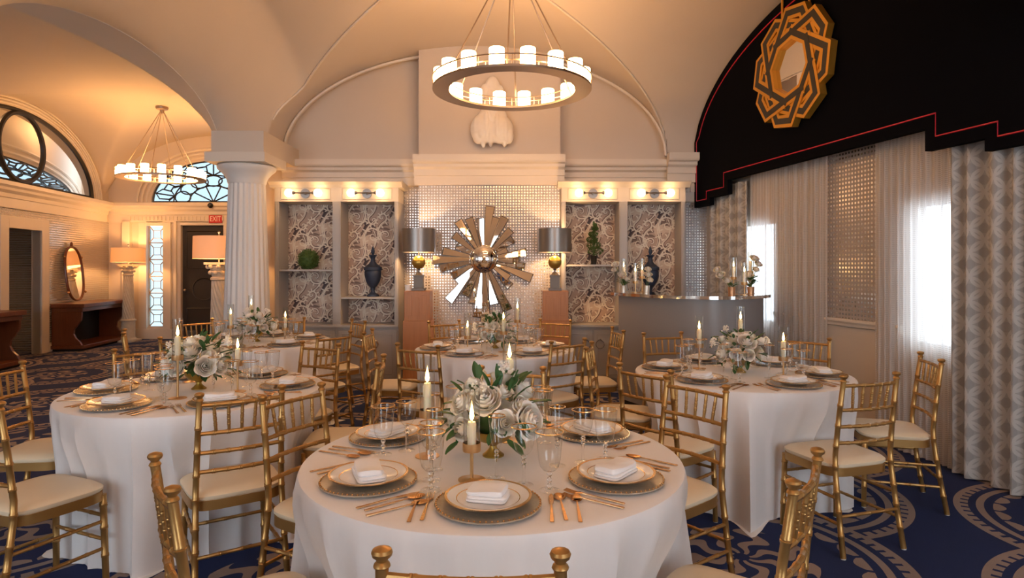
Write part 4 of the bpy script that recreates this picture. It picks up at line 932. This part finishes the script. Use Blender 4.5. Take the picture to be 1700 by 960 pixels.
# ------------------------------------------------------------------ dining tables
ZT = .758
def tablecloth(x, y, R, seed, label, seats=()):
    rn = random.Random(seed); K = 13; ph = [rn.uniform(0, 6.28) for _ in range(5)]
    m = MB(); n = 220; vs = []; fs = []
    def fold(a): w_ = sin(K*a+ph[0]+1.1*sin(2*a+ph[1])); return .75*(1-2*abs(w_)**.7)+.45*sin((K-5)*a+ph[2]+.7*sin(3*a+ph[3]))
    rows = [(.0, 0, 0), (.35, 0, 0), (.75, 0, 0), (.93, 0, 0), (.985, -.0008, 0), (1.0, -.004, .0), (1.006, -.012, .02)]
    for i in range(1, 19):
        t = i/18; rows.append((1.006+.12*t**.9, -.012-(ZT-.018)*t, min(1, .06+t**.6)))
    rows += [(1.18, -ZT+.006, 1.05), (1.24, -ZT+.003, .9)]
    for q, dz, fa in rows:
        for k in range(n):
            a = 2*pi*k/n; r = R*q+fa*.058*fold(a)*(.35+.65*fa)+(.02*fa*sin(3*a+ph[4]) if fa else 0)
            if dz < -.01:
                for sa, sd_ in seats:
                    da = (a-sa+pi) % (2*pi)-pi; k_ = smooth01((.60-abs(da))/.25)*smooth01((-dz-.01)/.33)
                    lim = (sd_-.205)/max(.6, cos(min(abs(da), .34)))-.03+.018*fold(a)
                    if r > lim: r = r*(1-k_)+lim*k_
            vs.append((r*cos(a), r*sin(a), ZT+dz+(.010*max(0, fold(a*1.7+2)) if q > 1.15 else 0)))
    for i in range(len(rows)-1):
        for k in range(n): fs.append((i*n+k, i*n+(k+1) % n, (i+1)*n+(k+1) % n, (i+1)*n+k))
    m.add(vs, fs); m.recalc = False; o = obj('tablecloth', m, cloth, None, True, loc=(x, y, 0), rot=(0, 0, 0)); return tag(o, label, 'tablecloth', 'white tablecloths')
RT = .69
TABLES = [ # x, y, phrase, chair/setting angles, candles (dx, dy, stem height, candle length), number
    (-.07, 2.33, 'table farthest from sunburst mirror', [270, 326.5, 35, 88, 152.5, 216.5], [(-.063, -.27, .10, .09), (-.245, -.01, .15, .12), (.06, .20, .21, .12)], 11, [(-.075, 1.20), (.823, 1.74), (.89, 3.02), (-.01, 3.44), (-.98, 2.80), (-.94, 1.68)]),
    (-1.816, 3.616, 'second table from fluted column', [248, 308, 8.4, 68, 137, 188], [(-.06, -.26, .21, .12), (.26, -.08, .15, .09), (-.16, .23, .10, .12)], 12, [(-2.22, 2.59), (-1.2, 2.80), (-.79, 3.76), (-1.41, 4.56), (-2.55, 4.30), (-2.84, 3.46)]),
    (1.536, 4.195, 'table by the window curtains', [223, 287, 343, 43, 103, 163], [(-.265, .07, .15, .12), (.09, .24, .21, .12), (.245, -.11, .10, .12)], 13, [(.737, 3.44), (1.84, 3.20), (2.60, 3.87), (2.34, 4.95), (1.27, 5.27), (.55, 4.44)]),
    (-.151, 5.46, 'table below the sunburst mirror', [242, 310, 6, 62, 121, 186], [(-.25, -.10, .10, .09), (.08, -.26, .15, .12), (.20, .17, .21, .12)], 14, [(-.68, 4.44), (.43, 4.73), (.95, 5.60), (.46, 6.57), (-.69, 6.45), (-1.25, 5.42)]),
    (-2.44, 5.95, 'table beside the fluted column', [33, 322, 263, 210, 143, 93], [(-.18, -.20, .15, .12), (-.10, .25, .21, .12), (.24, .10, .10, .12)], 15, [(-1.60, 6.51), (-1.50, 5.24), (-2.58, 4.86), (-3.36, 5.40), (-3.32, 6.58), (-2.45, 6.86)]),
]
def side(a):
    c, s = cos(radians(a)), sin(radians(a)); lr = 'window-side' if c > .35 else ('lobby-side' if c < -.35 else ''); fb = 'cabinet-end' if s > .35 else ('open-end' if s < -.35 else '')
    return (lr+' '+fb).strip()+' place'
for ti, (tx, ty, ph, angs, cands, sd, chairs) in enumerate(TABLES):
    t = thing('round_table', 'round dining table under white cloth, '+ph, 'table', (tx, ty, 0), 0, 'round dining tables')
    m = MB(); m.lathe([(.66, .725), (.66, .745), (.655, .75)], 48); obj('table_top', m, wood_ped, t); m = MB(); m.lathe([(.30, 0), (.30, .03), (.05, .06), (.05, .70), (.20, .725)], 24); obj('pedestal', m, wood_dark, t)
    tablecloth(tx, ty, RT, sd, 'white floor-length satin cloth on the '+ph, [(atan2(cy-ty, cx-tx), sqrt((cx-tx)**2+(cy-ty)**2)-.240) for cx, cy in chairs])
    for ci, (cx, cy) in enumerate(chairs):
        dx, dy = tx-cx, ty-cy; l = sqrt(dx*dx+dy*dy); rz = atan2(dy, dx)-pi/2+random.uniform(-.05, .05)
        ox, oy = cx+dx/l*.240, cy+dy/l*.240
        place(CHAIR, 'chiavari_chair', 'gold bamboo-style chair with cream seat, %s, %s' % (side(angs[ci]), ph), 'chair', (ox, oy, 0), rz, 'gold chairs around the dining tables')
    glasses = []
    for si, a in enumerate(angs):
        w = '%s, %s' % (side(a), ph); an = radians(a); rz = an+pi/2; fx, fy = -cos(an), -sin(an); rx, ry = fy, -fx     # forward to the centre, right hand of the guest
        px_, py_ = tx-fx*.495, ty-fy*.495
        def at(r, f): return (px_+rx*r+fx*f, py_+ry*r+fy*f)
        z = ZT+.001
        place(CHARGER, 'charger_plate', 'gold glass charger under dinner plate, '+w, 'charger plate', (px_, py_, z), rz, 'charger plates')
        place(PLATE, 'dinner_plate', 'white gold-rimmed dinner plate, '+w, 'plate', (px_, py_, z+.0135), rz, 'dinner plates')
        o = place([('napkin', NAPKINS[0 if si == 0 else 1+si % 2], None)], 'folded_napkin', 'folded white napkin on plate, '+w, 'napkin', (px_, py_, z+.023), rz+random.uniform(-.25, .25), 'napkins')
        for q, (r, P, nm, cat, lab) in enumerate(((-.215, FORK, 'fork', 'fork', 'copper fork, outer of two'), (-.180, FORK, 'fork', 'fork', 'copper fork, next to plate'), (.185, KNIFE, 'table_knife', 'knife', 'copper table knife'), (.217, SPOON, 'spoon', 'spoon', 'copper spoon, next to knife'), (.262, SPOON, 'spoon', 'spoon', 'copper spoon, outermost'))):
            ex_, ey_ = at(r, -.02+.012*(q % 2)); place(P, nm, lab+', '+w, cat, (ex_, ey_, z), rz+random.uniform(-.06, .06)-pi, 'copper cutlery').rotation_euler.z = rz-pi+pi+random.uniform(-.06, .06)
        for (r, f, P, nm, lab) in ((.185, .125, GOBLET, 'water_goblet', 'gold-rimmed water goblet'), (.105, .175, WINE, 'wine_glass', 'gold-rimmed wine glass'), (.02, .235, FLUTE, 'champagne_flute', 'gold-rimmed champagne flute')):
            gx, gy = at(r+random.uniform(-.003, .003), f+random.uniform(-.003, .003)); glasses.append((gx, gy)); place(P, nm, lab+', '+w, 'glass', (gx, gy, z), random.uniform(0, 6), 'gold-rimmed glasses')
    for dx, dy, h, L in cands:
        best = None
        for j in range(24):           # slide round the bouquet until the foot is clear of the glasses
            g = ((j+1)//2)*(.06 if j % 2 else -.06); qx, qy = tx+dx*cos(g)-dy*sin(g), ty+dx*sin(g)+dy*cos(g); dmin = min((qx-a_)**2+(qy-b_)**2 for a_, b_ in glasses)
            if best is None or dmin > best[0]: best = (dmin, qx, qy)
            if dmin > .078**2: break
        candle(best[1] if dmin <= .078**2 else qx, best[2] if dmin <= .078**2 else qy, ZT+.001, h, L, ph, 'on the dining tables')
    centerpiece(tx, ty, ZT+.001, ti+1, ph, 1.12 if ti < 2 else 1.03)

# ------------------------------------------------------------------ things on the bar
ZB = 1.196
for x, y, h, L, w in ((1.23, 6.86, .15, .12, 'bar end by cabinets, beside urn shelf'), (1.33, 6.72, .10, .12, 'bar end by cabinets, next to pot'), (1.42, 6.80, .15, .09, 'bar end by cabinets, by small vase')): candle(x, y, ZB, h, L, w, 'on the bar')
for x, y, h, L, w in ((2.24, 6.30, .15, .12, 'bar end by sheer, behind orchid'), (2.30, 6.17, .10, .12, 'bar end by sheer, between two pots'), (2.44, 6.38, .21, .12, 'bar end by sheer, behind leafy pot')): candle(x, y, ZB, h, L, w, 'on the bar')
def pot_flowers(x, y, mat, seed, label, n, spread, lean, leaves):
    rn = random.Random(seed); t = thing('potted_flowers', label, 'potted flowers', (x, y, ZB)); m = MB(); m.lathe_open([(.001, 0), (.032, 0), (.036, .075), (.033, .075), (.030, .01)], 24); obj('pot', m, mat, t)
    for k in range(n):
        az = rn.uniform(0, 2*pi); s = spread*rn.uniform(.5, 1); top = (s*cos(az)+lean*(k+1)/n, s*.6*sin(az), .13+.055*k)
        m = MB(); m.tube([(0, 0, .05), (top[0]*.4, top[1]*.4, top[2]*.6), top], .003, 5); st = obj('stem', m, stem_m, t)
        o = link('bloom', ROSES[k % 3], t); o.location = top; o.scale = (.95,)*3; orient(o, (top[0]*3, top[1]*3-.35, .5), k)
    for k in range(leaves):
        az = rn.uniform(0, 2*pi); o = link('leaf', LEAF, t); o.location = (.01*cos(az), .01*sin(az), .07+.006*k)
        from mathutils import Vector
        o.rotation_mode = 'QUATERNION'; o.rotation_quaternion = Vector((cos(az), sin(az), .7)).to_track_quat('Y', 'Z'); o.scale = (1.3,)*3
pot_flowers(1.20, 6.72, silverpot, 1, 'silver pot of white blooms on bar end by cabinets', 4, .07, -.05, 8)
pot_flowers(1.44, 6.68, silverpot, 2, 'small vase with white flower on the bar by navy urn', 3, .03, 0, 0)
pot_flowers(2.17, 6.16, copperpot, 3, 'copper pot with leaning white orchid on bar', 3, .03, -.13, 6)
pot_flowers(2.39, 6.24, copperpot, 4, 'copper pot of leafy white flowers on bar end', 5, .06, .02, 16)
